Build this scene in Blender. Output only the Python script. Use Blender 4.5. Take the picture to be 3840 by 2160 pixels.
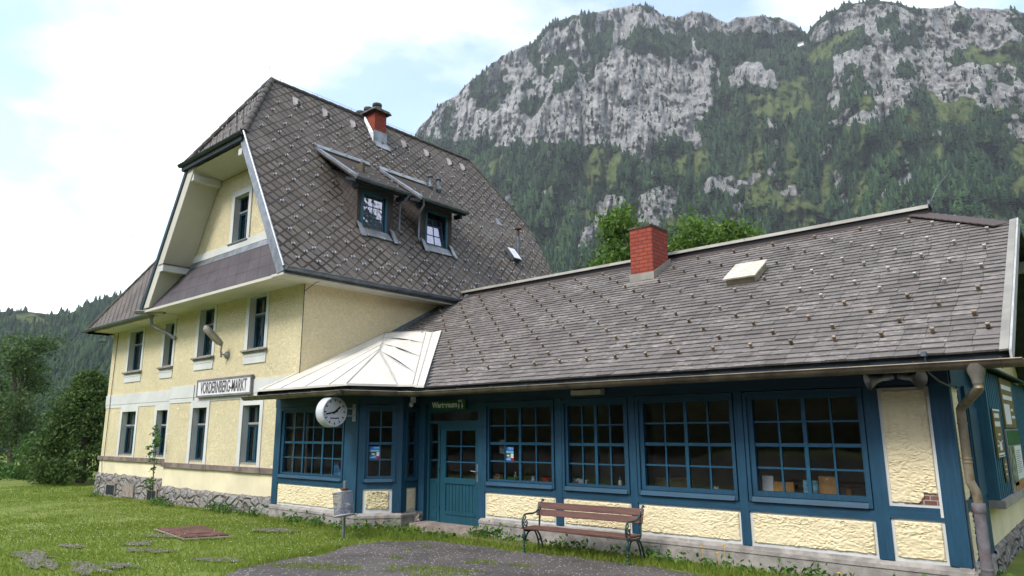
import bpy, math, random
import numpy as np
from mathutils import Vector, Matrix, noise as mnoise
from mathutils.geometry import tessellate_polygon
random.seed(7); rng = np.random.default_rng(7)
S = bpy.context.scene
COL = S.collection
for o in list(bpy.data.objects): bpy.data.objects.remove(o)
PI = math.pi

# ------------------------------------------------------------------ camera
cam = bpy.data.objects.new('camera', bpy.data.cameras.new('camera')); COL.objects.link(cam)
cam.data.sensor_width = 36; cam.data.lens = 36*2600/3840
cam.data.clip_start = 0.1; cam.data.clip_end = 9000
PIT, YAW, ROL = math.radians(11.6), math.radians(40.7), math.radians(-0.3)
fd = Vector((-math.sin(YAW)*math.cos(PIT), math.cos(YAW)*math.cos(PIT), math.sin(PIT)))
rt = Vector((math.cos(YAW), math.sin(YAW), 0)); up = rt.cross(fd)
rt, up = math.cos(ROL)*rt+math.sin(ROL)*up, -math.sin(ROL)*rt+math.cos(ROL)*up
cam.matrix_world = Matrix(((rt.x, up.x, -fd.x, 0), (rt.y, up.y, -fd.y, 0), (rt.z, up.z, -fd.z, 0), (0, 0, 0, 1)))
S.camera = cam

# ------------------------------------------------------------------ world, sun, exposure
SUNV = Vector((-0.12, -0.75, 0.85)).normalized()
W = bpy.data.worlds.new('World'); S.world = W; W.use_nodes = True
n = W.node_tree.nodes; l = W.node_tree.links; n.clear()
out = n.new('ShaderNodeOutputWorld'); bgs = n.new('ShaderNodeBackground'); bgc = n.new('ShaderNodeBackground'); mx = n.new('ShaderNodeMixShader')
sky = n.new('ShaderNodeTexSky'); sky.sky_type = 'NISHITA'; sky.sun_disc = False
sky.sun_elevation = math.asin(SUNV.z); sky.sun_rotation = math.atan2(SUNV.x, SUNV.y)
l.new(sky.outputs[0], bgs.inputs[0]); bgs.inputs[1].default_value = 0.15
tc = n.new('ShaderNodeTexCoord'); mp = n.new('ShaderNodeMapping'); mp.inputs['Scale'].default_value = (1.5, 1.5, 3.2)
mp.inputs['Location'].default_value = (0.35, 0.1, 0.2)
nz = n.new('ShaderNodeTexNoise'); nz.inputs['Scale'].default_value = 2.2; nz.inputs['Detail'].default_value = 7; nz.inputs['Roughness'].default_value = .55
rp = n.new('ShaderNodeValToRGB'); rp.color_ramp.elements[0].position = .40; rp.color_ramp.elements[1].position = .62
rp.color_ramp.elements[0].color = (.10, .10, .10, 1)
nz2 = n.new('ShaderNodeTexNoise'); nz2.inputs['Scale'].default_value = 5; nz2.inputs['Detail'].default_value = 6
cr = n.new('ShaderNodeValToRGB'); cr.color_ramp.elements[0].position = .35; cr.color_ramp.elements[1].position = .65
cr.color_ramp.elements[0].color = (.66, .70, .74, 1); cr.color_ramp.elements[1].color = (1.0, 1.0, 1.0, 1)
l.new(tc.outputs['Generated'], mp.inputs[0]); l.new(mp.outputs[0], nz.inputs[0]); l.new(mp.outputs[0], nz2.inputs[0])
l.new(nz.outputs[0], rp.inputs[0]); l.new(nz2.outputs[0], cr.inputs[0]); l.new(cr.outputs[0], bgc.inputs[0]); bgc.inputs[1].default_value = 0.72
l.new(rp.outputs[0], mx.inputs[0]); l.new(bgs.outputs[0], mx.inputs[1]); l.new(bgc.outputs[0], mx.inputs[2]); l.new(mx.outputs[0], out.inputs[0])
sun = bpy.data.objects.new('sun', bpy.data.lights.new('sun', 'SUN')); COL.objects.link(sun)
sun.data.energy = 1.3; sun.data.angle = math.radians(16); sun.data.color = (1, .95, .87)
sun.rotation_euler = SUNV.to_track_quat('Z', 'Y').to_euler()
V = S.view_settings; V.view_transform = 'Standard'; V.look = 'None'; V.gamma = 1; V.use_curve_mapping = False; V.exposure = 1.5
S.cycles.max_bounces = 8; S.cycles.transparent_max_bounces = 12; S.cycles.sample_clamp_indirect = 4
S.cycles.caustics_reflective = False; S.cycles.caustics_refractive = False

# ------------------------------------------------------------------ helpers
LOC = {}
def tag(o, label=None, cat=None, group=None, kind=None):
    if label: o['label'] = label
    if cat: o['category'] = cat
    if group: o['group'] = group
    if kind: o['kind'] = kind
    return o
def thing(name, loc, label, cat, group=None):
    o = bpy.data.objects.new(name, None); COL.objects.link(o); o.location = loc; LOC[o.name] = Vector(loc)
    return tag(o, label, cat, group)
class Fr:
    """a wall frame: s runs along the wall, d out of it, z up"""
    def __init__(s, x, y, dx, dy):
        L = math.hypot(dx, dy); s.o = Vector((x, y, 0)); s.t = Vector((dx/L, dy/L, 0)); s.n = Vector((dy/L, -dx/L, 0))
    def p(s, a, d, z): return s.o+s.t*a+s.n*d+Vector((0, 0, z))
class MB:
    def __init__(s): s.v = []; s.f = []; s.uv = []
    def poly(s, pts, uv=None):
        b = len(s.v); s.v += [Vector(p) for p in pts]; s.f.append(list(range(b, b+len(pts)))); s.uv.append(uv)
    def hexa(s, c):
        b = len(s.v); s.v += [Vector(p) for p in c]
        for q in ((0,3,2,1),(4,5,6,7),(0,1,5,4),(1,2,6,5),(2,3,7,6),(3,0,4,7)): s.f.append([b+i for i in q]); s.uv.append(None)
        return s
    def box(s, x0, x1, y0, y1, z0, z1):
        return s.hexa([(x0,y0,z0),(x1,y0,z0),(x1,y1,z0),(x0,y1,z0),(x0,y0,z1),(x1,y0,z1),(x1,y1,z1),(x0,y1,z1)])
    def fb(s, F, a0, a1, d0, d1, z0, z1):
        return s.hexa([F.p(a0,d1,z0),F.p(a1,d1,z0),F.p(a1,d0,z0),F.p(a0,d0,z0),F.p(a0,d1,z1),F.p(a1,d1,z1),F.p(a1,d0,z1),F.p(a0,d0,z1)])
    def slab(s, pts, th):
        """a planar polygon given thickness th (vector)"""
        th = Vector(th); k = len(pts); P = [Vector(p) for p in pts]
        s.poly(P); s.poly([p+th for p in reversed(P)])
        for i in range(k):
            j = (i+1) % k; s.poly([P[j], P[i], P[i]+th, P[j]+th])
        return s
    def holes(s, outer, holes, f):
        """planar face with rectangular holes; outer/holes 2D; f maps 2D to 3D"""
        polys = [[Vector((a, b, 0)) for a, b in outer]]+[[Vector((a, b, 0)) for a, b in h] for h in holes]
        flat = [p for q in polys for p in q]; b = len(s.v); s.v += [Vector(f(p.x, p.y)) for p in flat]
        for t in tessellate_polygon(polys):
            s.f.append([b+i for i in t]); s.uv.append(None)
    def tube(s, pts, r, sides=8, cap=True):
        P = [Vector(p) for p in pts]; R = r if isinstance(r, (list, tuple)) else [r]*len(P); rings = []; ref = None
        for i, p in enumerate(P):
            t = (P[min(i+1, len(P)-1)]-P[max(i-1, 0)]).normalized()
            if ref is None: ref = Vector((0, 0, 1)) if abs(t.z) < .9 else Vector((1, 0, 0))
            u = t.cross(ref)
            if u.length < 1e-4: ref = Vector((1, 0, 0)); u = t.cross(ref)
            u.normalize(); w = u.cross(t); ref = w
            b = len(s.v); rings.append(b)
            for k in range(sides):
                a = 2*PI*k/sides; s.v.append(p+R[i]*(math.cos(a)*u+math.sin(a)*w))
        for i in range(len(P)-1):
            for k in range(sides):
                k2 = (k+1) % sides; s.f.append([rings[i]+k, rings[i]+k2, rings[i+1]+k2, rings[i+1]+k]); s.uv.append(None)
        if cap:
            s.f.append([rings[0]+k for k in reversed(range(sides))]); s.uv.append(None)
            s.f.append([rings[-1]+k for k in range(sides)]); s.uv.append(None)
        return s
    def lathe(s, c, prof, sides=20, axis='Z'):
        c = Vector(c); rings = []
        for r, h in prof:
            b = len(s.v); rings.append(b)
            for k in range(sides):
                a = 2*PI*k/sides; q = (r*math.cos(a), r*math.sin(a), h)
                if axis == 'X': q = (q[2], q[0], q[1])
                if axis == 'Y': q = (q[1], q[2], q[0])
                s.v.append(c+Vector(q))
        for i in range(len(prof)-1):
            for k in range(sides):
                k2 = (k+1) % sides; s.f.append([rings[i]+k, rings[i]+k2, rings[i+1]+k2, rings[i+1]+k]); s.uv.append(None)
        s.f.append([rings[0]+k for k in reversed(range(sides))]); s.uv.append(None)
        s.f.append([rings[-1]+k for k in range(sides)]); s.uv.append(None)
        return s
    def halfpipe(s, a, b, r, sides=9, dirn=(0, 0, -1)):
        """a half-round gutter between two points, open upward"""
        a = Vector(a); b = Vector(b); t = (b-a).normalized(); dn = Vector(dirn); u = t.cross(dn).normalized()
        n0 = len(s.v)
        for p in (a, b):
            for rr in (r, r*.9):
                for k in range(sides):
                    q = PI*k/(sides-1); s.v.append(p+rr*(math.cos(q)*u+math.sin(q)*dn))
        m = sides
        for k in range(m-1):
            for q in ([k, k+1, 2*m+k+1, 2*m+k], [m+k+1, m+k, 3*m+k, 3*m+k+1]): s.f.append([n0+i for i in q]); s.uv.append(None)
            for o_ in (0, 2*m): s.f.append([n0+o_+k, n0+o_+m+k, n0+o_+m+k+1, n0+o_+k+1]); s.uv.append(None)
        for k in (0, m-1): s.f.append([n0+k, n0+2*m+k, n0+3*m+k, n0+m+k]); s.uv.append(None)
        for o_, c in ((0, a), (2*m, b)):
            s.f.append([n0+o_+k for k in range(m)]); s.uv.append(None)
        for k in (0, m-1):
            e0 = s.v[n0+k].copy(); e1 = s.v[n0+2*m+k].copy(); s.tube([e0, e1], r*.13, 6)
        return s
    def build(s, name, mat, parent=None, smooth=False, label=None):
        me = bpy.data.meshes.new(name); off = root_loc(parent)
        me.from_pydata([tuple(v-off) for v in s.v], [], s.f); me.materials.append(mat)
        if any(u is not None for u in s.uv):
            lay = me.uv_layers.new(name='UVMap'); i = 0
            for f, u in zip(s.f, s.uv):
                for k in range(len(f)):
                    if u is not None: lay.data[i].uv = u[k]
                    i += 1
        if smooth:
            me.polygons.foreach_set('use_smooth', [True]*len(me.polygons))
            try: me.set_sharp_from_angle(angle=math.radians(45))
            except Exception: pass
        me.update()
        o = bpy.data.objects.new(name, me); COL.objects.link(o)
        if parent is not None: o.parent = parent
        if label: o['label'] = label
        return o
def root_loc(p):
    v = Vector((0, 0, 0))
    while p is not None: v += p.location; p = p.parent
    return v
def np_mesh(name, Vv, F, mat, parent=None, attrs=None, smooth=False):
    me = bpy.data.meshes.new(name); Vv = np.asarray(Vv, np.float32); F = np.asarray(F, np.int32)
    k = F.shape[1]; me.vertices.add(len(Vv)); me.vertices.foreach_set('co', Vv.ravel())
    me.loops.add(F.size); me.loops.foreach_set('vertex_index', F.ravel())
    me.polygons.add(len(F)); me.polygons.foreach_set('loop_start', np.arange(len(F), dtype=np.int32)*k)
    for nm, a in (attrs or {}).items():
        at = me.attributes.new(nm, 'FLOAT', 'POINT'); at.data.foreach_set('value', np.asarray(a, np.float32))
    if smooth: me.polygons.foreach_set('use_smooth', np.ones(len(F), bool))
    me.materials.append(mat); me.update(calc_edges=True)
    o = bpy.data.objects.new(name, me); COL.objects.link(o)
    if parent is not None: o.parent = parent
    return o

# ------------------------------------------------------------------ materials
class NT:
    def __init__(s, name):
        s.m = bpy.data.materials.new(name); s.m.use_nodes = True; s.t = s.m.node_tree; s.N = s.t.nodes; s.N.clear()
        s.out = s.N.new('ShaderNodeOutputMaterial')
    def new(s, t, **k):
        q = s.N.new('ShaderNode'+t)
        for a, b in k.items(): setattr(q, a, b)
        return q
    def ln(s, a, b): s.t.links.new(a, b)
    def val(s, x, sock):
        if isinstance(x, (int, float)): sock.default_value = x
        elif isinstance(x, tuple): sock.default_value = x if len(x) == 4 or sock.type == 'VECTOR' else (*x, 1)
        else: s.ln(x, sock)
    def math(s, op, a, b=0.0, c=None, clamp=False):
        q = s.new('Math', operation=op); q.use_clamp = clamp; s.val(a, q.inputs[0]); s.val(b, q.inputs[1])
        if c is not None: s.val(c, q.inputs[2])
        return q.outputs[0]
    def mix(s, f, a, b, mode='MIX'):
        q = s.new('Mix', data_type='RGBA', blend_type=mode); q.clamp_factor = True
        s.val(f, q.inputs[0]); s.val(a, q.inputs[6]); s.val(b, q.inputs[7]); return q.outputs[2]
    def noise(s, vec, scale, detail=3, rough=.5, dist=0):
        q = s.new('TexNoise'); q.inputs['Scale'].default_value = scale; q.inputs['Detail'].default_value = detail
        q.inputs['Roughness'].default_value = rough; q.inputs['Distortion'].default_value = dist; s.ln(vec, q.inputs['Vector']); return q.outputs[0]
    def obj(s): return s.new('TexCoord').outputs['Object']
    def uv(s): return s.new('TexCoord').outputs['UV']
    def pos(s): return s.new('NewGeometry').outputs['Position']
    def map(s, v, scale=(1, 1, 1), rot=(0, 0, 0), loc=(0, 0, 0)):
        q = s.new('Mapping'); q.inputs['Scale'].default_value = scale; q.inputs['Rotation'].default_value = rot; q.inputs['Location'].default_value = loc
        s.ln(v, q.inputs[0]); return q.outputs[0]
    def ramp(s, f, a, b): 
        q = s.new('MapRange'); q.interpolation_type = 'SMOOTHSTEP'; s.val(f, q.inputs[0]); q.inputs[1].default_value = a; q.inputs[2].default_value = b; return q.outputs[0]
    def attr(s, nm): return s.new('Attribute', attribute_name=nm).outputs['Fac']
    def bump(s, h, strength=.5, dist=.02, nrm=None):
        q = s.new('Bump'); q.inputs['Strength'].default_value = strength; q.inputs['Distance'].default_value = dist; s.ln(h, q.inputs['Height'])
        if nrm is not None: s.ln(nrm, q.inputs['Normal'])
        return q.outputs[0]
    def done(s, col, rough=.7, nrm=None, spec=.3, metal=0.0, trans=0):
        b = s.new('BsdfPrincipled'); s.val(col, b.inputs['Base Color']); s.val(rough, b.inputs['Roughness']); b.inputs['Metallic'].default_value = metal
        b.inputs['Specular IOR Level'].default_value = spec
        if nrm is not None: s.ln(nrm, b.inputs['Normal'])
        sh = b.outputs[0]
        if trans:
            t = s.new('BsdfTranslucent'); s.val(col, t.inputs[0]); a = s.new('MixShader'); a.inputs[0].default_value = trans
            s.ln(sh, a.inputs[1]); s.ln(t.outputs[0], a.inputs[2]); sh = a.outputs[0]
        s.ln(sh, s.out.inputs[0]); return s.m
def simple(name, c, rough=.6, var=.12, sc=4, bump=.15, bsc=40, metal=0, spec=.3, dirt=None, dirt_amt=.5, dsc=2.5, bd=.005):
    t = NT(name); p = t.pos()
    f = t.noise(p, sc, 4, .6)
    lo = tuple(x*(1-var*1.6) for x in c); hi = tuple(min(1, x*(1+var*1.3)) for x in c)
    col = t.mix(t.ramp(f, .3, .7), lo, hi)
    if dirt is not None:
        g = t.noise(p, dsc, 6, .7, .4); col = t.mix(t.math('MULTIPLY', t.ramp(g, .5, .75), dirt_amt), col, dirt)
    nr = t.bump(t.noise(p, bsc, 4, .6), bump, bd) if bump else None
    return t.done(col, rough, nr, spec, metal)
def brushwood(name, c, axis=0, rough=.6, var=.2, worn=None):
    t = NT(name); p = t.pos(); sc = [16, 16, 16]; sc[axis] = 1.2
    g = t.noise(t.map(p, tuple(sc)), 1.6, 5, .6); big = t.noise(p, 1.3, 3)
    col = t.mix(t.ramp(g, .3, .7), tuple(x*(1-var) for x in c), tuple(x*(1+var) for x in c))
    col = t.mix(t.math('MULTIPLY', t.ramp(big, .4, .75), .45), col, tuple(x*1.5 for x in c))
    if worn: col = t.mix(t.math('MULTIPLY', t.ramp(t.noise(t.map(p, tuple(sc)), 3, 6, .7), .62, .74), .6), col, worn)
    return t.done(col, rough, t.bump(g, .25, .004), .35)

def m_stucco(name, c, fine=26, dist=.018, dirtc=None):
    t = NT(name); p = t.pos()
    wv = t.noise(p, fine*.45, 3, .6, 1.4); rid = t.math('ABSOLUTE', t.math('SUBTRACT', wv, .5)); sm = t.noise(p, fine*2.2, 3, .6)
    h = t.math('ADD', t.math('MULTIPLY', t.ramp(rid, .0, .14), 1.0), t.math('MULTIPLY', sm, .35))
    big = t.noise(p, .5, 5, .65); col = t.mix(t.ramp(big, .3, .72), tuple(x*.93 for x in c), tuple(min(1, x*1.06) for x in c))
    col = t.mix(t.math('MULTIPLY', t.ramp(rid, .10, .0), .42), col, tuple(x*.55 for x in c))  # crevices darkened in the colour, standing in for shade in the roughcast
    mo_ = t.noise(p, 8.5, 3, .7, .8); col = t.mix(t.math('MULTIPLY', t.ramp(mo_, .45, .66), .30), col, tuple(x*.66 for x in c))
    sk = t.noise(t.map(p, (2.6, 2.6, .35)), 1.0, 5, .65); col = t.mix(t.math('MULTIPLY', t.ramp(sk, .52, .75), .20), col, tuple(x*.62 for x in c))
    if dirtc: col = t.mix(t.math('MULTIPLY', t.ramp(t.noise(p, 1.6, 6, .7), .56, .75), .5), col, dirtc)
    return t.done(col, .9, t.bump(h, .8, dist), .15)
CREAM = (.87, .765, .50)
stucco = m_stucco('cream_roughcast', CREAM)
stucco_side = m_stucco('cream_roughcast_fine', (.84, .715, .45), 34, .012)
t = NT('coarse_roughcast'); p = t.pos()
g = t.noise(p, 30, 4, .6); b_ = t.noise(p, 1.1, 4); d9 = t.noise(t.map(p, (5, 5, 1.6)), 1.0, 6, .72)
panel_m = t.done(t.mix(t.math('MULTIPLY', t.ramp(d9, .52, .74), .45), t.mix(t.ramp(b_, .3, .7), (.72, .62, .40), (.80, .70, .47)), (.46, .37, .23)), .9, t.bump(g, .35, .008), .15)
plaster = simple('cream_plaster', (.76, .68, .47), .85, .06, .8, .15, 30, dirt=(.52, .46, .40), dirt_amt=.35, dsc=1.3)
white = simple('white_render', (.60, .61, .59), .85, .06, 1.0, .12, 30, dirt=(.55, .54, .5), dirt_amt=.3)
soffit_m = simple('white_soffit_boards', (.56, .54, .47), .8, .04, 1, .05, 20)
blue = brushwood('blue_painted_timber', (.0115, .056, .101), 2, .55, .22, (.03, .11, .17))
blueh = brushwood('blue_painted_rail', (.0115, .056, .101), 0, .55, .22, (.035, .12, .18))
door_m = brushwood('blue_green_door_paint', (.011, .062, .092), 2, .45, .15)
clad_m = brushwood('blue_weathered_cladding', (.022, .10, .15), 2, .65, .25, (.06, .16, .2))
frame_m = simple('dark_petrol_window_paint', (.012, .06, .095), .45, .15, 5, .05, 40)
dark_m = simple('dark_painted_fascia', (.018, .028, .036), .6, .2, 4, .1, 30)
concrete = simple('grey_concrete_plinth', (.30, .275, .255), .92, .2, 3.5, .55, 24, dirt=(.16, .14, .12), dirt_amt=.55, dsc=3, bd=.02)
stepstone = simple('worn_stone_step', (.28, .23, .2), .9, .2, 5, .4, 30, dirt=(.13, .11, .09))
ledge_m = simple('weathered_stone_ledge', (.20, .16, .145), .92, .25, 3, .3, 30, dirt=(.09, .075, .07), dirt_amt=.6)
sill_m = simple('grey_sill', (.30, .28, .25), .85, .15, 4, .2, 30, dirt=(.12, .12, .09), dirt_amt=.5, dsc=4)
zinc = simple('galvanised_sheet', (.27, .29, .315), .42, .18, 3, .08, 12, .55, .5)
zincdark = simple('grey_zinc_gutter', (.13, .155, .18), .45, .18, 4, .05, 20, .4, .5)
brassy = simple('tarnished_brown_gutter', (.135, .115, .08), .42, .25, 3, .08, 20, .5, .5, dirt=(.12, .09, .06), dirt_amt=.6)
capm = simple('beige_ridge_sheet', (.29, .275, .235), .5, .12, 2, .05, 14, .2, .4, dirt=(.25, .23, .18), dirt_amt=.45)
metalroof = simple('white_sheet_metal', (.63, .60, .53), .55, .07, 1.2, .1, 5, 0, .4, dirt=(.62, .53, .42), dirt_amt=.55, dsc=.9, bd=.02)
seam_m = simple('sheet_seam', (.42, .40, .36), .6, .1, 3, 0)
guard_m = simple('snow_guard_metal', (.36, .375, .39), .4, .2, 8, 0, 40, .6, .5)
guard_b = simple('brown_snow_guard', (.27, .21, .15), .6, .3, 6, 0, 40, 0, .3)
guard_w = simple('bleached_snow_guard', (.48, .46, .44), .6, .2, 6, 0, 40, 0, .3)
black = simple('black_paint_and_shade', (.012, .012, .014), .4, .1, 5, 0)
offwhite = simple('off_white_enamel', (.78, .79, .80), .3, .04, 3, 0, 40, 0, .5)
clockcase = simple('pale_grey_clock_case', (.62, .64, .70), .32, .06, 3, 0, 40, 0, .5, dirt=(.40, .52, .30), dirt_amt=.5, dsc=5)
def m_brick(name, c1, c2, mortar, scale, rough=.85):
    t = NT(name); u = t.uv(); q = t.new('TexBrick'); t.ln(u, q.inputs['Vector'])
    q.inputs['Color1'].default_value = (*c1, 1); q.inputs['Color2'].default_value = (*c2, 1); q.inputs['Mortar'].default_value = (*mortar, 1)
    q.inputs['Scale'].default_value = scale; q.inputs['Mortar Size'].default_value = .022; q.inputs['Brick Width'].default_value = .5; q.inputs['Row Height'].default_value = .2
    nzv = t.noise(t.pos(), 9, 5, .65); col = t.mix(t.math('MULTIPLY', t.ramp(nzv, .45, .75), .45), q.outputs[0], tuple(x*.55 for x in c1))
    h = t.math('ADD', t.math('MULTIPLY', q.outputs['Fac'], -1), t.math('MULTIPLY', nzv, .3))
    return t.done(col, rough, t.bump(h, .8, .012), .2)
brick = m_brick('red_painted_brick', (.28, .060, .042), (.35, .085, .052), (.16, .045, .035), 2.0)
# glass: thin pane, part mirror, part clear
t = NT('window_glass'); gl = t.new('BsdfGlossy'); gl.inputs['Roughness'].default_value = .02; gl.inputs[0].default_value = (.9, .95, .97, 1)
tr = t.new('BsdfTransparent'); tr.inputs[0].default_value = (.88, .90, .90, 1); fr = t.new('Fresnel'); fr.inputs[0].default_value = 1.5
t.ln(t.bump(t.noise(t.pos(), 1.3, 2), .06, .05), gl.inputs['Normal'])
ms = t.new('MixShader'); t.ln(t.math('MULTIPLY', fr.outputs[0], .9, clamp=True), ms.inputs[0]); t.ln(tr.outputs[0], ms.inputs[1]); t.ln(gl.outputs[0], ms.inputs[2]); t.ln(ms.outputs[0], t.out.inputs[0]); glass = t.m
t = NT('bin_plastic'); gl = t.new('BsdfPrincipled'); gl.inputs['Base Color'].default_value = (.20, .21, .25, 1); gl.inputs['Roughness'].default_value = .3
tr = t.new('BsdfTransparent'); tr.inputs[0].default_value = (.85, .87, .9, 1); ms = t.new('MixShader'); ms.inputs[0].default_value = .45
t.ln(tr.outputs[0], ms.inputs[1]); t.ln(gl.outputs[0], ms.inputs[2]); t.ln(ms.outputs[0], t.out.inputs[0]); binplastic = t.m

# diamond fibre-cement slates of the house: uv in metres (u level, v up the slope)
def m_diamond(name, moss=1.0, tw=.42, th=.38, base=(.142, .127, .113)):
    t = NT(name); sp = t.new('SeparateXYZ'); t.ln(t.uv(), sp.inputs[0]); u, v = sp.outputs[0], sp.outputs[1]
    jn = t.new('TexNoise'); jn.inputs['Scale'].default_value = 3; t.ln(t.uv(), jn.inputs['Vector'])
    uu = t.math('ADD', t.math('DIVIDE', u, tw), t.math('MULTIPLY', jn.outputs[0], .10)); vv = t.math('DIVIDE', v, th)
    a = t.math('ADD', uu, vv); b = t.math('SUBTRACT', uu, vv)
    fa, fb = t.math('FRACT', a), t.math('FRACT', b)
    cb = t.new('CombineXYZ'); t.ln(t.math('FLOOR', a), cb.inputs[0]); t.ln(t.math('FLOOR', b), cb.inputs[1])
    wn = t.new('TexWhiteNoise', noise_dimensions='2D'); t.ln(cb.outputs[0], wn.inputs['Vector'])
    # the lower edges of a tile: fa -> 0 and fb -> 1
    fb1 = t.math('SUBTRACT', 1.0, fb)
    blot = t.noise(t.uv(), .55, 5, .6); fine = t.noise(t.uv(), 11, 4, .65)
    w = t.math('MULTIPLY_ADD', t.ramp(blot, .30, .62), .26*moss, .085)
    wj = t.math('MULTIPLY', w, t.math('MULTIPLY_ADD', fine, 1.3, .35))
    ln1 = t.math('LESS_THAN', fa, wj); ln2 = t.math('LESS_THAN', fb1, t.math('MULTIPLY', wj, .62))
    line = t.math('MAXIMUM', ln1, ln2)
    tone = t.math('MULTIPLY_ADD', wn.outputs[0], .42, .80)
    col = t.mix(1.0, base, tone, 'MULTIPLY')
    st = t.noise(t.map(t.uv(), (4, 26, 1), (0, 0, .72)), 1.0, 5, .7)
    lich = t.math('MULTIPLY', t.ramp(st, .585, .72), t.ramp(t.noise(t.uv(), 1.1, 3), .35, .65))
    col = t.mix(t.math('MULTIPLY', lich, .75), col, (.30, .275, .25))
    mo = t.mix(t.ramp(t.noise(t.uv(), 1.4, 4), .52, .70), (.030, .021, .014), (.062, .042, .018))
    col = t.mix(t.math('MULTIPLY', line, .92), col, mo)
    big = t.noise(t.uv(), .3, 3); col = t.mix(t.math('MULTIPLY', t.ramp(big, .35, .7), .35), col, (.12, .098, .085))
    h = t.math('ADD', t.math('ADD', t.math('SUBTRACT', 1.0, fa), t.math('SUBTRACT', 1.0, fb1)), t.math('MULTIPLY', fine, .25))
    return t.done(col, .78, t.bump(h, .6, .018), .25)
diamond = m_diamond('mossy_diamond_slate'); diamond_clean = m_diamond('clean_diamond_slate', .35, .36, .32, (.062, .054, .052))
t = NT('violet_slate_skirt'); pent_sp = t.new('SeparateXYZ'); t.ln(t.uv(), pent_sp.inputs[0])
aa = t.math('FRACT', t.math('ADD', t.math('DIVIDE', pent_sp.outputs[0], .62), t.math('DIVIDE', pent_sp.outputs[1], .70)))
rr = t.math('FRACT', t.math('DIVIDE', pent_sp.outputs[1], .52))
li = t.math('MAXIMUM', t.math('LESS_THAN', aa, .03), t.math('LESS_THAN', rr, .035))
nz_ = t.noise(t.uv(), 1.3, 4)
pent_m = t.done(t.mix(t.math('MULTIPLY', li, .8), t.mix(t.ramp(nz_, .3, .7), (.066, .057, .064), (.092, .079, .086)), (.02, .017, .018)), .7, t.bump(t.math('MULTIPLY', li, -1), .6, .015), .3)
# annex slates: per-tile tint attribute
def m_slate(name, base=(.140, .125, .116)):
    t = NT(name); p = t.pos(); ti = t.attr('tint'); u = t.uv()
    col = t.mix(ti, tuple(x*.80 for x in base), tuple(x*1.22 for x in base))
    st = t.noise(t.map(u, (6, 15, 1), (0, 0, .6)), 1.0, 6, .72, .3); blot = t.noise(u, .6, 5, .6)
    lich = t.math('MULTIPLY', t.ramp(st, .47, .66), t.math('MULTIPLY_ADD', t.ramp(blot, .36, .60), .85, .15))
    col = t.mix(t.math('MULTIPLY', lich, t.math('MULTIPLY_ADD', ti, .6, .38)), col, (.39, .36, .325))
    fine = t.noise(u, 26, 4, .7); col = t.mix(t.math('MULTIPLY', t.ramp(fine, .55, .75), .3), col, (.06, .048, .046))
    return t.done(col, .72, t.bump(t.math('ADD', st, t.math('MULTIPLY', fine, .5)), .3, .008), .3)
slate = m_slate('weathered_grey_slate'); slate_hip = m_slate('hip_slate', (.10, .075, .068))
# rubble stone plinth
t = NT('rubble_stone'); p = t.pos(); q = t.map(p, (1.75, 1.75, 2.6)); wn2 = t.noise(p, 2.2, 3)
vo = t.new('TexVoronoi', feature='DISTANCE_TO_EDGE'); vc = t.new('TexVoronoi', feature='F1')
add = t.new('VectorMath', operation='ADD'); sc_ = t.new('VectorMath', operation='SCALE'); cbn = t.new('CombineXYZ'); t.ln(wn2, cbn.inputs[0]); t.ln(wn2, cbn.inputs[2])
t.ln(cbn.outputs[0], sc_.inputs[0]); sc_.inputs['Scale'].default_value = .8; t.ln(q, add.inputs[0]); t.ln(sc_.outputs[0], add.inputs[1])
for k_ in (vo, vc): k_.inputs['Scale'].default_value = 1.5; t.ln(add.outputs[0], k_.inputs['Vector'])
ed = t.ramp(vo.outputs['Distance'], .0, .09); gr = t.noise(p, 12, 6, .7, .5)
sepc = t.new('SeparateColor'); t.ln(vc.outputs['Color'], sepc.inputs[0])
col = t.mix(t.ramp(gr, .32, .68), (.17, .16, .16), (.36, .35, .34)); col = t.mix(t.math('MULTIPLY', sepc.outputs[0], .45), col, (.27, .22, .18))
col = t.mix(ed, (.17, .155, .14), col)
rubble = t.done(col, .9, t.bump(t.math('ADD', t.ramp(vo.outputs['Distance'], 0, .2), t.math('MULTIPLY', gr, .35)), 1.0, .06), .2)
# vegetation
def m_leaf(name, c1, c2, c3, trans=.3, rough=.55):
    t = NT(name); ti = t.attr('tint'); col = t.mix(t.ramp(ti, 0, .6), c1, c2); col = t.mix(t.ramp(ti, .7, 1), col, c3)
    return t.done(col, rough, None, .25, 0, trans)
leaf_maple = m_leaf('bright_green_leaf', (.055, .115, .018), (.12, .215, .035), (.22, .31, .07), .42)
leaf_dark = m_leaf('dark_leaf', (.045, .088, .028), (.095, .160, .050), (.16, .235, .085), .4)
leaf_thuja = m_leaf('dark_conifer_foliage', (.040, .080, .022), (.085, .145, .036), (.16, .235, .062), .3, .7)
leaf_hedge = m_leaf('green_hedge_leaf', (.035, .085, .018), (.075, .155, .032), (.13, .22, .055), .3)
weed_m = m_leaf('weed_leaf', (.035, .095, .014), (.075, .18, .028), (.13, .25, .05), .35)
bark = simple('bark', (.09, .072, .058), .9, .25, 9, .6, 30, bd=.02)
t = NT('far_conifers'); ti = t.attr('tint'); col = t.mix(ti, (.009, .025, .013), (.042, .084, .031))
dec = t.attr('broad'); col = t.mix(dec, col, t.mix(ti, (.028, .065, .018), (.070, .125, .032))); forest_m = t.done(col, .85, None, .1, 0, 0)
t = NT('lawn_ground'); p = t.pos(); g1 = t.noise(p, .8, 5, .6); g2 = t.noise(p, 7, 4, .65)
col = t.mix(t.ramp(g1, .35, .68), (.120, .165, .032), (.195, .230, .062)); col = t.mix(t.math('MULTIPLY', t.ramp(g2, .55, .8), .5), col, (.11, .115, .04))
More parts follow.
